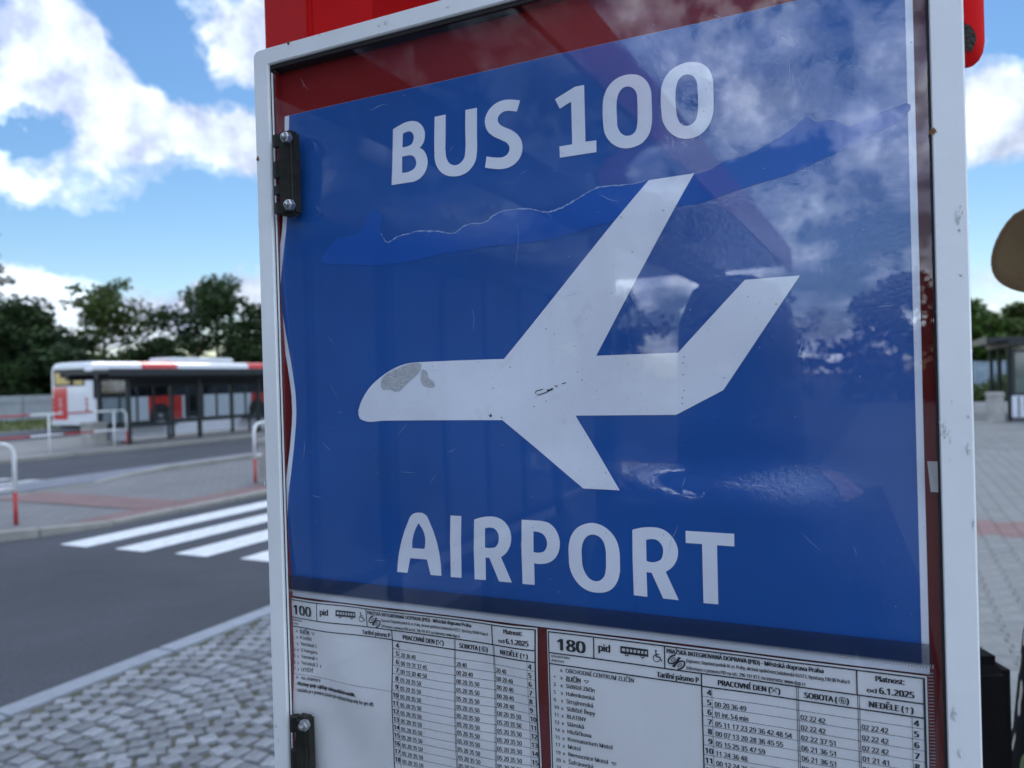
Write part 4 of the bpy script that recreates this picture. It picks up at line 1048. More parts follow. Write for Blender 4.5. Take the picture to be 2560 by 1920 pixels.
hoop_rail('hoop_railing', 5.91, 3.85, -9.67, 0.0, 1.0, 'short red and white hoop railing at the island corner by open kerb')
hoop_rail('hoop_railing', 9.86, 14.0, -9.62, 0.0, 1.0, 'red and white hoop railing beside a concrete block on the island')
hoop_rail('striped_railing', 15.36, 6.5, -19.85, 0.05, 0.88, 'long red and white striped railing on far platform before the shelter')
# concrete blocks
def block(name, a, b, w, d, h, label, cat):
    mb = MB(); mb.box(-w / 2, w / 2, -d / 2, d / 2, -0.05, h * .86); mb.box(-w / 2 - .02, w / 2 + .02, -d / 2 - .02, d / 2 + .02, h * .86 + .002, h)
    e = empty(name, W(a, b, 0), RZ, label=label, cat=cat)
    mb = MB(); mb.box(-w / 2, w / 2, -d / 2, d / 2, -0.05, h * .86); mb.build('body', M['concrete'], e, bevel=0.02)
    mb = MB(); mb.box(-w / 2 - .02, w / 2 + .02, -d / 2 - .02, d / 2 + .02, h * .86 + .002, h); mb.build('rim', M['concrete'], e, bevel=0.015)
    return e
block('litter_bin', 10.25, -9.45, 0.5, 0.5, 0.74, 'square grey concrete litter bin behind the island railing end', 'litter bin')
block('litter_bin', 15.1, -20.9, 0.5, 0.5, 0.72, 'square beige concrete litter bin between striped railing and dark shelter', 'litter bin')

# ------------------------------------------------------------------ bus shelters
def shelter(a0, n, bay, b_front, b_back, z, label, cat='bus shelter', roof_over=0.7, H=2.32, panes=4, red_edge=False, ad=False, side_left=True, group=None, solid=False):
    e = empty('bus_shelter', W(a0, b_front, z), RZ, label=label, cat=cat, group=group)
    dep = -(b_back - b_front); ln = n * bay; s = 1 if dep > 0 else -1
    for i in range(n + 1):
        for y in (0, dep):
            mb = MB(); mb.box(i * bay - .055, i * bay + .055, y - .055, y + .055, -.06, H - .25); mb.build('post', M['sh_dark'], e, bevel=0.008)
    mb = MB(); y0, y1 = min(-.6 * s, dep + .2 * s), max(-.6 * s, dep + .2 * s)
    mb.box(-roof_over, ln + roof_over, y0, y1, H - .10, H); rf = mb.build('roof', M['roof_glass'] if solid else M['sh_dark'], e, bevel=0.02)
    mb = MB(); mb.box(-roof_over + .05, ln + roof_over - .05, min(-.08 * s, .08 * s), .08, H - .25, H - .102); mb.build('beam', M['sh_dark'], e, bevel=0.01)
    mb = MB(); mb.box(-roof_over + .05, ln + roof_over - .05, dep - .08, dep + .08, H - .25, H - .102); mb.build('beam', M['sh_dark'], e, bevel=0.01)
    if not red_edge and not ad:
        mb = MB(); mb.box(-.05, ln + .05, dep - .035, dep + .035, H - .46, H - .262); mb.build('header_board', M['sh_dark'], e)
    fm = M['bus_red'] if red_edge else M['sh_dark']
    mb = MB(); mb.box(-roof_over, ln + roof_over, y0 - .022, y0 - .003, H - .16, H + .04); mb.build('fascia', fm, rf)
    mb = MB(); mb.box(-roof_over, ln + roof_over, y1 + .003, y1 + .022, H - .16, H + .04); mb.build('fascia', fm, rf)
    for i in range(n):
        x0, x1 = i * bay + .06, (i + 1) * bay - .06
        mb = MB(); mb.box(x0, x1, dep - .02, dep + .02, .10, .46); mb.build('kick_panel', M['sh_panel'], e, bevel=0.004)
        mb = MB(); mb.box(x0, x1, dep - .03, dep + .03, .462, .52); mb.build('rail', M['sh_dark'], e)
        w = (x1 - x0) / panes
        for k in range(panes):
            mb = MB(); mb.box(x0 + k * w + .03, x0 + (k + 1) * w - .03, dep - .006, dep + .006, .522, H - (.26 if red_edge or ad else .465)); mb.build('pane', M['sh_grey'] if solid else M['sh_glass'], e)
            if k: mb = MB(); mb.box(x0 + k * w - .028, x0 + k * w + .028, dep - .025, dep + .025, .522, H - .256); mb.build('mullion', M['sh_dark'], e)
        if i % 2 == 0:
            mb = MB(); mb.box(x0 + .2, x1 - .2, min(dep * .55, dep * .85), max(dep * .55, dep * .85), .42, .47); bn = mb.build('bench', M['sh_dark'], e, bevel=.01)
            for xx in (x0 + .4, x1 - .4):
                mb = MB(); mb.box(xx - .03, xx + .03, dep * .7 - .03, dep * .7 + .03, -.05, .42); mb.build('bench_leg', M['sh_dark'], bn)
    if side_left:
        mb = MB(); mb.box(-.006, .006, min(.08 * s, dep - .08 * s), max(.08 * s, dep - .08 * s), .52, H - .26); mb.build('pane', M['sh_glass'], e)
        mb = MB(); mb.box(-.02, .02, min(.08 * s, dep - .08 * s), max(.08 * s, dep - .08 * s), .10, .46); mb.build('kick_panel', M['sh_panel'], e)
        k = 0
        while k < 11:
            yy = dep * (k + 1) / 12; mb = MB(); mb.box(-.026, .026, yy - .012, yy + .012, .08, .5); mb.build('slat', M['sh_dark'], e); k += 1
    if ad:
        y0, y1 = (.02, dep - .02) if s > 0 else (dep + .02, -.02)
        mb = MB(); mb.box(-.30, -.075, y0, y1, .12, .74); mb.build('display_base', M['sh_panel'], e, bevel=.01)
        mb = MB(); mb.box(-.31, -.07, y0, y1, .742, 2.06); mb.build('display_case', M['sh_dark'], e, bevel=.02)
        mb = MB(); mb.box(-.322, -.312, y0 + .09, y1 - .09, .82, 1.98); mb.build('display_glass', M['ad_glass'], e)
        for k in range(9):
            yy = y0 + (y1 - y0) * (k + 1) / 10; mb = MB(); mb.box(-.312, -.302, yy - .02, yy + .02, .14, .70); mb.build('slat', M['sh_dark'], e)
    return e
M['ad_glass'] = mat('display_glass', (0.10, 0.13, 0.12), 0.08, var=0.4, scale=0.9, spec=0.7)
shelter(15.48, 3, 2.575, -19.9, -21.15, 0.05, 'long dark framed bus shelter with glass back on far platform', roof_over=1.05, H=2.14)
shelter(26.7, 2, 2.2, 3.1, 4.75, 0.0, 'dark bus shelter with glazed display case on the right walkway', ad=True, roof_over=0.75, H=2.42)
shelter(-5.6, 2, 2.6, -1.35, -2.75, 0.0, 'dark bus shelter with red roof edges behind the photographer', red_edge=True, roof_over=0.5, H=2.6, side_left=False, solid=True)
block('litter_bin', 26.6, 2.72, 0.42, 0.42, 0.85, 'square grey concrete litter bin beside the glazed display case', 'litter bin')
e = empty('navy_totem', W(36.0, 2.72, 0), RZ, label='slim navy blue post at the far end of the walkway', cat='post')
mb = MB(); mb.box(-.09, .09, -.2, .2, -.05, 2.2); mb.build('pillar', M['navy'], e, bevel=.02)
mb = MB(); mb.box(-.11, .11, -.22, .22, 2.202, 2.26); mb.build('cap', M['sh_panel'], e, bevel=.01)

# ------------------------------------------------------------------ bus
bus = empty('city_bus', W(21.1, -29.4, -0.05), RZ, label='red and white city bus parked behind the far shelter, rear towards us', cat='bus')
LB, WB_, HBs = 12.0, 2.52, 2.92
def section(ins, inz): return None
mb = MB()
# rounded body shell lofted along its length
def ring_at(x, k, zlow=0.32):
    y0, y1 = 0 + k, WB_ - k; zt = HBs - k * 1.2
    return [(x, y0, zlow), (x, y0, zt - .30), (x, y0 + .05, zt - .12), (x, y0 + .16, zt - .03), (x, y0 + .34, zt), (x, y1 - .34, zt), (x, y1 - .16, zt - .03), (x, y1 - .05, zt - .12), (x, y1, zt - .30), (x, y1, zlow)]
st = [(0.0, .16), (.03, .09), (.10, .035), (.25, .008), (.5, 0), (11.4, 0), (11.75, .02), (11.92, .08), (12.0, .18)]
rings = [ring_at(x, k) for x, k in st]; n = 10
vs = [p for r in rings for p in r]; fs = [tuple(range(n - 1, -1, -1)), tuple((len(st) - 1) * n + k for k in range(n))]
for i in range(len(st) - 1):
    for k in range(n):
        fs.append((i * n + k, i * n + (k + 1) % n, (i + 1) * n + (k + 1) % n, (i + 1) * n + k))
mb.add(vs, fs); body = mb.build('body', M['bus_white'], bus)
mb = MB(); mb.box(.35, 11.9, .10, WB_ - .10, .14, .318); mb.build('chassis', M['black'], bus)
def side(name, x0, x1, z0, z1, m, off=.006, parent=None, bev=0.0):
    mb = MB(); mb.box(x0, x1, -off, .02, z0, z1); return mb.build(name, m, parent or bus, bevel=bev)
side('side_window_band', .18, 11.6, 1.38, 2.56, M['bus_glass'], .008, bev=.0)
for x in (1.6, 2.7, 4.95, 6.5, 8.0, 9.4, 10.6):
    mb = MB(); mb.box(x - .022, x + .022, -.012, .0, 1.39, 2.55); mb.build('window_pillar', M['black'], bus)
side('red_panel', 2.78, 4.6, .34, 1.376, M['bus_red'], .005); side('red_panel', 8.9, 11.5, .34, 1.376, M['bus_red'], .005)
for x0, x1 in ((4.75, 5.25),): side('door', x0, x1 + .55, .36, 2.5, M['bus_glass'], .011)
def strip(x0, x1, name='red_roof_band'):
    mb = MB(); y = [0 + .0, .05, .16, .34, WB_ - .34, WB_ - .16, WB_ - .05, WB_]; z = [HBs - .30, HBs - .12, HBs - .03, HBs, HBs, HBs - .03, HBs - .12, HBs - .30]
    o_ = .008
    for a, b in ((0, 1), (1, 2), (2, 3), (3, 4), (4, 5), (5, 6), (6, 7)):
        d = Vector((0, z[b] - z[a], y[a] - y[b])); l = math.hypot(z[b] - z[a], y[b] - y[a]); ny, nz = -(z[b] - z[a]) / l * o_, (y[b] - y[a]) / l * o_
        mb.quad((x0, y[a] + ny, z[a] + nz), (x1, y[a] + ny, z[a] + nz), (x1, y[b] + ny, z[b] + nz), (x0, y[b] + ny, z[b] + nz))
    mb.build(name, M['bus_red'], bus)
strip(2.5, 4.4); strip(8.8, 11.3)
mb = MB(); mb.box(4.45, 8.3, .45, 2.05, HBs - .02, HBs + .24); mb.build('roof_unit', M['bus_white'], bus, bevel=.09, segs=3)
def wheel(x):
    o = empty('wheel', (x, 0, 0)); o.parent = bus
    mb = MB(); seg = 24
    prof = [(.30, .02), (.42, .0), (.47, .04), (.48, .14), (.46, .28), (.30, .30)]
    vs = []; fs = []
    for r, y in prof:
        for k in range(seg): t = 2 * math.pi * k / seg; vs.append((r * math.cos(t), y, .48 + r * math.sin(t)))
    for i in range(len(prof) - 1):
        for k in range(seg): k2 = (k + 1) % seg; fs.append((i * seg + k, i * seg + k2, (i + 1) * seg + k2, (i + 1) * seg + k))
    mb.add(vs, fs); t_ = mb.build('tyre', M['black'], o, smooth=True); t_.location = (0, -.004, 0)
    mb = MB(); vs = []; fs = []
    for r, y in ((.30, .03), (.24, .06), (.12, .04), (.10, -.01), (.001, -.01)):
        for k in range(seg): t = 2 * math.pi * k / seg; vs.append((r * math.cos(t), y, .48 + r * math.sin(t)))
    for i in range(4):
        for k in range(seg): k2 = (k + 1) % seg; fs.append((i * seg + k, i * seg + k2, (i + 1) * seg + k2, (i + 1) * seg + k))
    mb.add(vs, fs); mb.build('rim', M['rim'], o, smooth=True)
    mb = MB(); k = 20; pts_ = [(x + .58 * math.cos(t * math.pi / k), .50 + .56 * math.sin(t * math.pi / k)) for t in range(k + 1)]
    mb.quad(*[(p[0], -.0085, p[1]) for p in pts_] + [(x - .58, -.0085, .32), (x + .58, -.0085, .32)]); mb.build('wheel_arch', M['black'], bus, recalc=False)
    o.location.y = -.03
wheel(3.4); wheel(9.3)
def rear(name, y0, y1, z0, z1, m, off=.02, bev=0.0, parent=None):
    mb = MB(); mb.box(-off, .05, y0, y1, z0, z1); return mb.build(name, m, parent or bus, bevel=bev)
rw = rear('rear_window', .30, 2.25, 1.92, 2.62, M['bus_glass'], .012, .004)
rear('notice_card', 1.25, 2.15, 2.0, 2.48, M['card'], .016, parent=rw); rear('notice_card', .42, .95, 1.98, 2.26, M['card'], .016, parent=rw)
rr_ = rear('red_panel', 1.42, 2.30, .36, 1.88, M['bus_red'], .012)
rear('engine_lid', .42, 1.38, .75, 1.66, M['bus_white'], .014, .006)
rear('bumper', .08, 2.44, .28, .52, M['bus_white'], .05, .03)
for z in (.95, 1.15, 1.35):
    for y in (.20, 2.36): rear('tail_lamp', y - .055, y + .055, z - .07, z + .07, M['lamp_red'], .022, .01)
for z, r in ((1.36, .07), (1.14, .09), (.88, .075)):
    mb = MB(); k = 14
    ring_ = [(-.0145, 1.86 + rad * math.cos(t * 2 * math.pi / k), z + rad * math.sin(t * 2 * math.pi / k)) for rad in (r, r * .62) for t in range(k)]
    mb.add(ring_, [(t, (t + 1) % k, k + (t + 1) % k, k + t) for t in range(k)]); mb.build('white_mark', M['bus_white'], rr_)
mb = MB(); mb.tube([(12.0, -.02, 2.4), (12.15, -.16, 2.38), (12.2, -.22, 2.2)], .02, 8); mb.box(12.12, 12.26, -.32, -.14, 1.86, 2.22); mb.build('mirror', M['black'], bus)

# ------------------------------------------------------------------ barrier wall, buildings, signs
wall = empty('barrier_wall', W(20, -46.5, 0), RZ, label='low grey panelled barrier wall along the grass verge', cat='wall')
for i in range(-6, 22):
    mb = MB(); mb.box(i * 3.0 + .02, i * 3.0 + 2.98, -.08, .08, .0, 1.05); mb.build('panel', M['wall_grey'], wall, bevel=.02)
    mb = MB(); mb.box(i * 3.0 + .02, i * 3.0 + 2.98, -.11, .11, 1.055, 1.5); mb.build('upper_panel', M['wall_grey'], wall, bevel=.02)
    mb = MB(); mb.box(i * 3.0 - .08, i * 3.0 + .08, .12, .3, -.05, 1.55); mb.build('post', M['sh_dark'], wall)
def at_px(px, d):
    r = ray(px, 960); r = Vector((r.x, r.y, 0)).normalized(); return r * d
P = at_px(22, 115)
blk = empty('office_block', (P.x, P.y, -.1), math.radians(20), label='dark flat roofed block with a red roof sign beyond the trees', cat='building')
mb = MB(); mb.box(-5, 4.4, -4, 4, 0, 11.6); mb.build('wall', M['dark_wall'], blk)
mb = MB(); mb.box(-5.15, 4.55, -4.15, 4.15, 11.61, 11.9); mb.build('roof', M['sh_dark'], blk)
mb = MB(); mb.box(1.6, 3.4, -4.2, -4.02, 9.9, 11.2); mb.build('sign', M['sign_red'], blk, bevel=.05)
for r_ in range(3):
    for k in range(4):
        mb = MB(); mb.box(-4.4 + k * 1.5, -3.4 + k * 1.5, -4.06, -4.0, 1.2 + r_ * 2.8, 2.8 + r_ * 2.8); mb.build('window', M['bus_glass'], blk)
def board_sign(px, d, zc, w, h, m, label):
    P = at_px(px, d); e = empty('road_sign', (P.x, P.y, -.1), math.atan2(-P.x, P.y) , label=label, cat='sign')
    mb = MB(); mb.box(-w / 2, w / 2, -.04, .04, zc - h / 2, zc + h / 2); mb.build('face', m, e, bevel=.03)
    mb = MB(); mb.tube([(0, .1, 0), (0, .1, zc)], .07, 8); mb.build('pole', M['sh_dark'], e)
board_sign(463, 66, 5.8, .95, 0.75, M['sign_blue'], 'small blue sign on a pole among the tree crowns')
board_sign(490, 70, 4.9, 1.0, .32, M['sign_red'], 'small red sign on a pole under the tree crown')
board_sign(54, 59.5, 4.7, .6, .28, M['sign_blue'], 'small blue sign half hidden in the dark tree')

# ------------------------------------------------------------------ trees
def tree(name, P, H, R, leaf, label, seed, nleaf=5200, trunk=0.22, base=0.25, sparse=1.0, lsize=0.36, cat='tree', group=None):
    rg = random.Random(seed)
    e = empty(name, (P.x, P.y, -.1), rg.uniform(0, 6.28), label=label, cat=cat, group=group)
    mb = MB(); top = Vector((rg.uniform(-.3, .3), rg.uniform(-.3, .3), H * .82))
    mb.tube([(0, 0, 0), (top.x * .3, top.y * .3, H * .3), (top.x * .7, top.y * .5, H * .58), top], [trunk, trunk * .75, trunk * .45, trunk * .12], 8)
    cl = []
    nl = 22
    for i in range(nl):
        f = base + (1 - base) * (i + .5) / nl; z0 = H * (base * .8 + (f - base) * .75)
        an = i * 2.4 + rg.uniform(-.5, .5); prof = math.sin(math.pi * min(1, (f - base) / (1 - base) * .86 + .14)) ** .7
        rad = R * prof * rg.uniform(.55, 1.0); zt = H * f * rg.uniform(.97, 1.03)
        tip = Vector((rad * math.cos(an), rad * math.sin(an), zt)); st_ = Vector((top.x * f * .8, top.y * f * .8, min(z0, H * .78)))
        mid = st_.lerp(tip, .55) + Vector((0, 0, -.04 * H + .1))
        mb.tube([st_, mid, tip], [trunk * .28, trunk * .16, trunk * .05], 5, False)
        cl.append((tip, R * rg.uniform(.20, .36))); cl.append((mid + Vector((rg.uniform(-.3, .3), rg.uniform(-.3, .3), .2)), R * rg.uniform(.16, .30)))
        if rg.random() < .7: cl.append((tip + Vector((rg.uniform(-1, 1) * R * .25, rg.uniform(-1, 1) * R * .25, rg.uniform(-.05, .12) * H)), R * rg.uniform(.10, .2)))
    cl.append((top + Vector((0, 0, H * .10)), R * .22)); cl.append((top + Vector((0, 0, H * .02)), R * .3))
    mb.build('trunk', M['bark'], e, smooth=True)
    lv = []; lf = []; tot = sum(r ** 2 for _, r in cl)
    for cpos, r in cl:
        k = int(nleaf * 1.9 * sparse * r * r / tot)
        for _ in range(k):
            d = Vector((rg.gauss(0, 1), rg.gauss(0, 1), rg.gauss(0, .62))); d = d.normalized() * r * (rg.random() ** .45) * Vector((1, 1, .72)).length / 1.6
            p = cpos + Vector((d.x, d.y, d.z * .72)); s_ = lsize * rg.uniform(.55, 1.25)
            ax = Vector((rg.gauss(0, 1), rg.gauss(0, 1), rg.gauss(0, .5))).normalized(); bx = ax.cross(Vector((rg.gauss(0, 1), rg.gauss(0, 1), rg.gauss(0, 1)))).normalized()
            o_ = len(lv); lv += [p - ax * s_ * .6, p + bx * s_ * .32, p + ax * s_ * .6, p - bx * s_ * .32]; lf.append((o_, o_ + 1, o_ + 2, o_ + 3))
    m2 = MB(); m2.v = [tuple(v) for v in lv]; m2.f = lf; m2.build('crown', leaf, e, recalc=False)
    return e
tree('oak_tree', at_px(45, 61), 7.4, 4.9, M['leaf1'], 'dark broad tree hiding the flat roofed block', 1, 7000, base=.10)
tree('tall_tree', at_px(-45, 68), 12.0, 3.2, M['leaf3'], 'tall loose tree with bare twigs behind the darkest tree', 2, 2600, base=.3, sparse=.8)
tree('ash_tree', at_px(262, 64), 9.0, 4.6, M['leaf2'], 'olive green open crowned tree above the bus rear', 3, 4600, base=.16, sparse=.85)
tree('pine_tree', at_px(548, 60), 9.2, 4.5, M['leaf1'], 'dark green layered tree above the bus roof unit', 4, 5600, base=.2, sparse=.9)
tree('oak_tree', at_px(700, 66), 7.6, 4.5, M['leaf1'], 'dark tree half hidden behind the notice board frame', 5, 4500, base=.15)
tree('bushy_tree', at_px(140, 60), 5.6, 3.4, M['leaf3'], 'low bushy tree between the dark tree and olive tree', 6, 4200, base=.05)
tree('bushy_tree', at_px(395, 62), 4.8, 3.0, M['leaf1'], 'low dark bushy tree filling the gap below the taller crowns', 7, 3800, base=.03)
tree('bushy_tree', at_px(2395, 52), 5.4, 3.0, M['leaf4'], 'rounded bright green tree behind the blue slat fence, frame edge side', 8, 5200, base=.04)
tree('bushy_tree', at_px(2470, 56), 4.7, 2.8, M['leaf4'], 'low rounded green tree in the middle behind the blue slat fence', 9, 5200, base=.04)
tree('bushy_tree', at_px(2560, 54), 4.9, 2.8, M['leaf2'], 'olive green tree behind the blue slat fence above the shelter', 10, 4200, base=.04)
for i, (a, b, h, r) in enumerate(((-42, -16, 7.2, 4.5), (-46, -7, 6.0, 4.0), (-44, 0.5, 6.4, 4.0), (-47, 8, 5.6, 4.0), (-40, -26, 8.0, 5), (-36, -36, 8.5, 5))):
    P = W(a, b, 0); tree('roadside_tree', P, h, r, M['leaf1'], 'dark tree in the row behind the photographer, mirrored in the pane', 20 + i, 3000, base=.04, lsize=.36, group='trees behind the photographer')
for i, (a, b, h, r) in enumerate(((52, 21, 8.5, 5.0), (62, 22, 9.5, 5.5), (73, 21, 9.0, 5.5), (85, 23, 9.5, 6.0), (98, 24, 10, 6.5))):
    tree('park_tree', W(a, b, 0), h, r, M['leaf1'], 'large dark park tree in the row beyond the right walkway', 50 + i, 2400, base=.03, lsize=.5, group='trees beyond the right walkway')
# shrubs and fence on the right
fence = empty('slat_fence', W(45, -2, 0), RZ, label='weathered blue grey slat fence behind the shrubs', cat='fence')
for i in range(64):
    mb = MB(); y = -i * .2; h = 1.85 + random.uniform(-.04, .04); mb.box(-.015, .015, y - .085, y + .085, 0.05, h); mb.build('slat', M['fence'], fence)
for zz in (.5, 1.5):
    mb = MB(); mb.box(.017, .07, -12.8, .1, zz, zz + .1); mb.build('rail', M['fence'], fence)
def shrub(P, R, H, leaf, label, seed):
    rg = random.Random(seed); e = empty('shrub', (P.x, P.y, -.03), 0, label=label, cat='shrub')
    mb = MB()
    for i in range(7):
        an = i * .9; mb.tube([(0, 0, 0), (R * .3 * math.cos(an), R * .3 * math.sin(an), H * .4), (R * .6 * math.cos(an), R * .6 * math.sin(an), H * .8)], [.03, .02, .008], 5, False)
    mb.build('stem', M['bark'], e)
    m2 = MB()
    for i in range(1500):
        d = Vector((rg.gauss(0, 1), rg.gauss(0, 1), abs(rg.gauss(0, 1)))).normalized() * rg.random() ** .4
        p = Vector((d.x * R * rg.uniform(.8, 1.1), d.y * R, d.z * H * rg.uniform(.8, 1.1))); s_ = rg.uniform(.06, .16)
        ax = Vector((rg.gauss(0, 1), rg.gauss(0, 1), rg.gauss(0, 1))).normalized(); bx = ax.cross(Vector((rg.gauss(0, 1), rg.gauss(0, 1), rg.gauss(0, 1)))).normalized()
        m2.quad(p - ax * s_, p + bx * s_ * .5, p + ax * s_, p - bx * s_ * .5)
    m2.build('foliage', leaf, e, recalc=False)
shrub(W(42.5, 2.6, 0), 1.4, 1.15, M['leaf2'], 'olive shrub before the slat fence next to the navy post', 41)
shrub(W(43, 4.9, 0), 1.6, 1.3, M['leaf2'], 'wide olive shrub at the middle of the slat fence', 42)
shrub(W(42.4, 7.2, 0), 1.3, 1.1, M['leaf4'], 'bright green shrub behind the glazed display case', 43)
shrub(W(42.6, .2, 0), 1.4, 1.2, M['leaf2'], 'olive shrub at the road end of the slat fence', 44)

# ------------------------------------------------------------------ people (own x axis is where they face)
def skin_body(name, parent, J, E, m, sub=2, root=0):
    me = bpy.data.meshes.new(name); me.from_pydata([j[0] for j in J], E, [])
    bm = bmesh.new(); bm.from_mesh(me); ly = bm.verts.layers.skin.verify(); bm.verts.ensure_lookup_table()
    for i, j in enumerate(J):
        r = j[1]; bm.verts[i][ly].radius = (r, r) if isinstance(r, (int, float)) else r
    bm.verts[root][ly].use_root = True
    bm.to_mesh(me); bm.free()
    o = bpy.data.objects.new(name, me); col.objects.link(o); o.parent = parent
    sk = o.modifiers.new('skin', 'SKIN'); sk.use_smooth_shade = True; sk.branch_smoothing = 0.6
    ss = o.modifiers.new('sub', 'SUBSURF'); ss.levels = ss.render_levels = sub
    bpy.context.view_layer.update()
    em = bpy.data.meshes.new_from_object(o.evaluated_get(bpy.context.evaluated_depsgraph_get()))
    o.modifiers.clear(); o.data = em; em.materials.clear(); em.materials.append(m)
    for p in em.polygons: p.use_smooth = True
    return o
def figure(parent, k, arms, m):
    J = []; E = []
    def add(p, r, fr=None):
        J.append((tuple(c * k for c in p), (tuple(q * k for q in r) if isinstance(r, tuple) else r * k))); i = len(J) - 1
        if fr is not None: E.append((fr, i))
        return i
    pel = add((0, 0, .93), (.13, .15)); sp = add((0, 0, 1.10), (.105, .125), pel); ch = add((.005, 0, 1.30), (.115, .15), sp); ne0 = add((-.01, 0, 1.43), (.07, .085), ch)
    ne = add((0, 0, 1.49), .048, ne0); jaw = add((.02, 0, 1.55), (.062, .058), ne); hd = add((.015, 0, 1.63), (.088, .074), jaw); tp = add((.0, 0, 1.70), (.072, .062), hd)
    nose = add((.112, 0, 1.605), .012, hd)
    for s in (-1, 1):
        hip = add((0, s * .09, .86), .085, pel); kn = add((.015, s * .10, .48), .055, hip); an = add((-.01, s * .10, .09), .036, kn); to = add((.13, s * .115, .035), (.032, .036), an)
        sh = add((-.01, s * .165, 1.385), .055, ne0); el = add(arms[s][0], .038, sh); wr = add(arms[s][1], .026, el); pa = add(arms[s][2], (.034, .018), wr)
        d = Vector(arms[s][2]) - Vector(arms[s][1]); d.normalize(); lat = Vector((0, 0, 1)).cross(d); lat = lat.normalized() if lat.length > .1 else Vector((0, 1, 0))
        curl = Vector(arms[s][3]).normalized()
        for f in range(4):
            ln = (.068, .078, .074, .058)[f]; b0 = Vector(arms[s][2]) + lat * (f - 1.5) * .021 + d * .03
            i0 = add(b0, .0095, pa); i1 = add(b0 + d * ln * .5 + curl * ln * .15, .0085, i0); add(b0 + d * ln * .75 + curl * ln * .6, .007, i1)
        t0 = add(Vector(arms[s][1]) + d * .035 - lat * s * .035, .011, wr); add(Vector(arms[s][1]) + d * .075 - lat * s * .052 + curl * .015, .009, t0)
    return skin_body('body', parent, J, E, m)
# woman in the straw hat, facing the road
PX, PY = 0.87, 1.02; KH = 1.80 / 1.775
lady = empty('person', (PX, PY, 0.0), math.pi, label='person in wide straw hat and dark floral dress standing beside the board', cat='person')
arms = {1: ((.02, .25, 1.12), (.15, .22, 1.06), (.20, .15, 1.055), (0, -1, -.3)), -1: ((-.19, -.17, 1.14), (.03, -.20, 1.0), (.09, -.15, .97), (0, 1, -.2))}
figure(lady, KH, arms, M['skin'])
def loft(name, rings, m, parent, seg=28, cap=False, wob=0.0, seed=0):
    rg = random.Random(seed); mb = MB(); vs = []; fs = []; ph = rg.uniform(0, 6)
    for (cx, cy, z, rx, ry, w) in rings:
        for k in range(seg):
            t = 2 * math.pi * k / seg; q = 1 + w * math.sin(7 * t + ph + z * 3)
            vs.append((cx + rx * q * math.cos(t), cy + ry * q * math.sin(t), z))
    for i in range(len(rings) - 1):
        for k in range(seg): k2 = (k + 1) % seg; fs.append((i * seg + k, i * seg + k2, (i + 1) * seg + k2, (i + 1) * seg + k))
    if cap: fs.append(tuple((len(rings) - 1) * seg + k for k in range(seg)))
    mb.add(vs, fs); return mb.build(name, m, parent, smooth=True)
k = KH
loft('dress', [(0, 0, .42 * k, .25, .30, .10), (0, 0, .60 * k, .22, .27, .08), (0, 0, .80 * k, .19, .235, .05), (.04, 0, .95 * k, .172, .21, .02), (.04, 0, 1.06 * k, .152, .175, .01), (.034, 0, 1.14 * k, .148, .17, 0), (.026, 0, 1.20 * k, .145, .175, 0), (.01, 0, 1.27 * k, .14, .175, 0), (-.012, 0, 1.35 * k, .13, .175, 0), (-.04, 0, 1.41 * k, .10, .16, 0), (-.03, 0, 1.45 * k, .075, .10, 0)], M['floral'], lady)
for s in (-1, 1):
    mb = MB(); pts_ = [Vector((-.01, s * .15, 1.395)) * k, Vector((.0, s * .20, 1.31)) * k, Vector(arms[s][0]) * k, Vector(arms[s][0]).lerp(Vector(arms[s][1]), .35) * k]
    mb.tube(pts_, [.075, .068, .064, .060], 16); mb.build('sleeve', M['floral'], lady, smooth=True)
loft('hair', [(-.03, 0, 1.40 * k, .09, .105, .03), (-.03, 0, 1.50 * k, .095, .10, .03), (-.02, 0, 1.60 * k, .10, .092, .02), (-.01, 0, 1.68 * k, .10, .09, .01), (-.005, 0, 1.735 * k, .06, .06, 0)], M['hair'], lady, cap=True)
hat = empty('sun_hat', (PX - .034, PY, 1.79), math.pi, label='wide brimmed woven straw sun hat on the person', cat='hat')
mb = MB(); seg = 64; vs = []; fs = []
R0, R1 = .098, .178; nr = 8
for i in range(nr + 1):
    r = R0 + (R1 - R0) * i / nr; f = (r - R0) / (R1 - R0)
    for q in range(seg):
        t = 2 * math.pi * q / seg     # own -y looks away from the camera
        far = max(0.0, -math.sin(t)); nearv = max(0, math.sin(t))
        z = .02 - f ** 1.4 * (.012 + .095 * far ** 1.2 - .012 * nearv) + .006 * f * math.sin(3 * t)
        vs.append((r * math.cos(t) * .98, r * math.sin(t), z))
for i in range(nr):
    for q in range(seg): q2 = (q + 1) % seg; fs.append((i * seg + q, i * seg + q2, (i + 1) * seg + q2, (i + 1) * seg + q))
mb.add(vs, fs); br = mb.build('brim', M['straw'], hat, smooth=True)
sol = br.modifiers.new('thickness', 'SOLIDIFY'); sol.thickness = .003
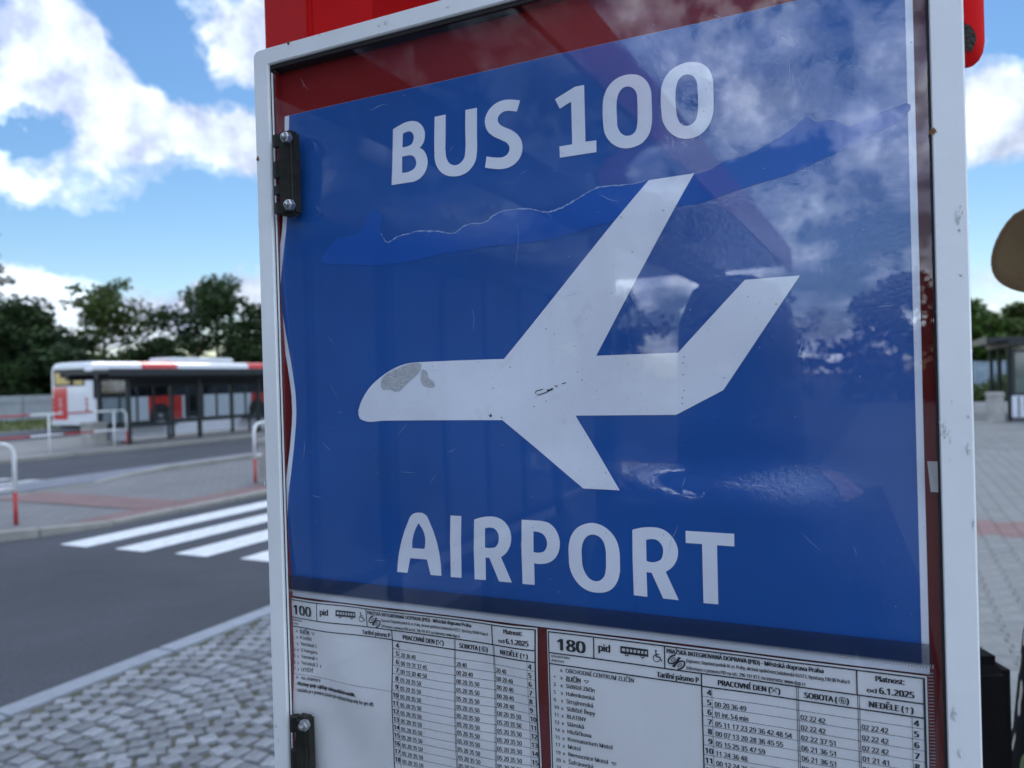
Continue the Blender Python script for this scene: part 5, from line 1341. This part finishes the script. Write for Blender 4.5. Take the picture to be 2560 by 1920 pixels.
loft('crown', [(0, 0, .015, .098, .098, 0), (0, 0, .06, .096, .094, 0), (0, 0, .10, .088, .085, 0), (0, 0, .122, .06, .055, 0), (0, 0, .126, .02, .02, 0)], M['straw'], hat, cap=True)
loft('hat_band', [(0, 0, .022, .0995, .0995, 0), (0, 0, .05, .0985, .097, 0)], M['bag'], hat)
# black bag held in front
bagx = 0.155
bag = empty('handbag', (PX - .275, PY - .02, .90), math.pi, label='black leather bag held in front of the floral dress', cat='handbag')
mb = MB(); mb.box(-.014, .13, -.08, .05, 0, .340); mb.build('body', M['bag'], bag, bevel=.018, segs=3)
# photographer (seen only in the pane)
pg = empty('person', W(-.46, -.235, 0), RZ, label='person in dark long sleeved shirt, mirrored in the pane', cat='person')
arms2 = {1: ((-.02, .24, 1.12), (.10, .22, .92), (.14, .19, .86), (0, -1, 0)), -1: ((-.02, -.24, 1.12), (.10, -.22, .90), (.14, -.19, .84), (0, 1, .3))}
figure(pg, 1.0, arms2, M['skin'])
loft('shirt', [(0, 0, .88, .165, .19, .01), (0, 0, 1.05, .14, .165, .01), (.005, 0, 1.25, .15, .185, 0), (.0, 0, 1.36, .14, .20, 0), (-.008, 0, 1.42, .10, .16, 0), (-.01, 0, 1.465, .065, .075, 0)], M['shirt'], pg)
for s in (-1, 1):
    mb = MB(); mb.tube([Vector((-.01, s * .15, 1.385)), Vector((.0, s * .19, 1.31)).lerp(Vector(arms2[s][0]), .3), Vector(arms2[s][0]), Vector(arms2[s][1])], [.075, .068, .056, .042], 14); mb.build('sleeve', M['shirt'], pg, smooth=True)
    mb = MB(); mb.tube([(0, s * .09, .92), (0.005, s * .095, .7), (.015, s * .10, .48), (-.005, s * .10, .1)], [.11, .10, .075, .06], 14); mb.build('trouser_leg', M['jeans'], pg, smooth=True)
loft('hair', [(-.02, 0, 1.40, .10, .11, .02), (-.015, 0, 1.52, .115, .105, .02), (-.01, 0, 1.62, .118, .10, .02), (-.005, 0, 1.69, .11, .095, .02), (0, 0, 1.745, .08, .07, .01), (0, 0, 1.765, .03, .03, 0)], M['hair_dark'], pg, cap=True)
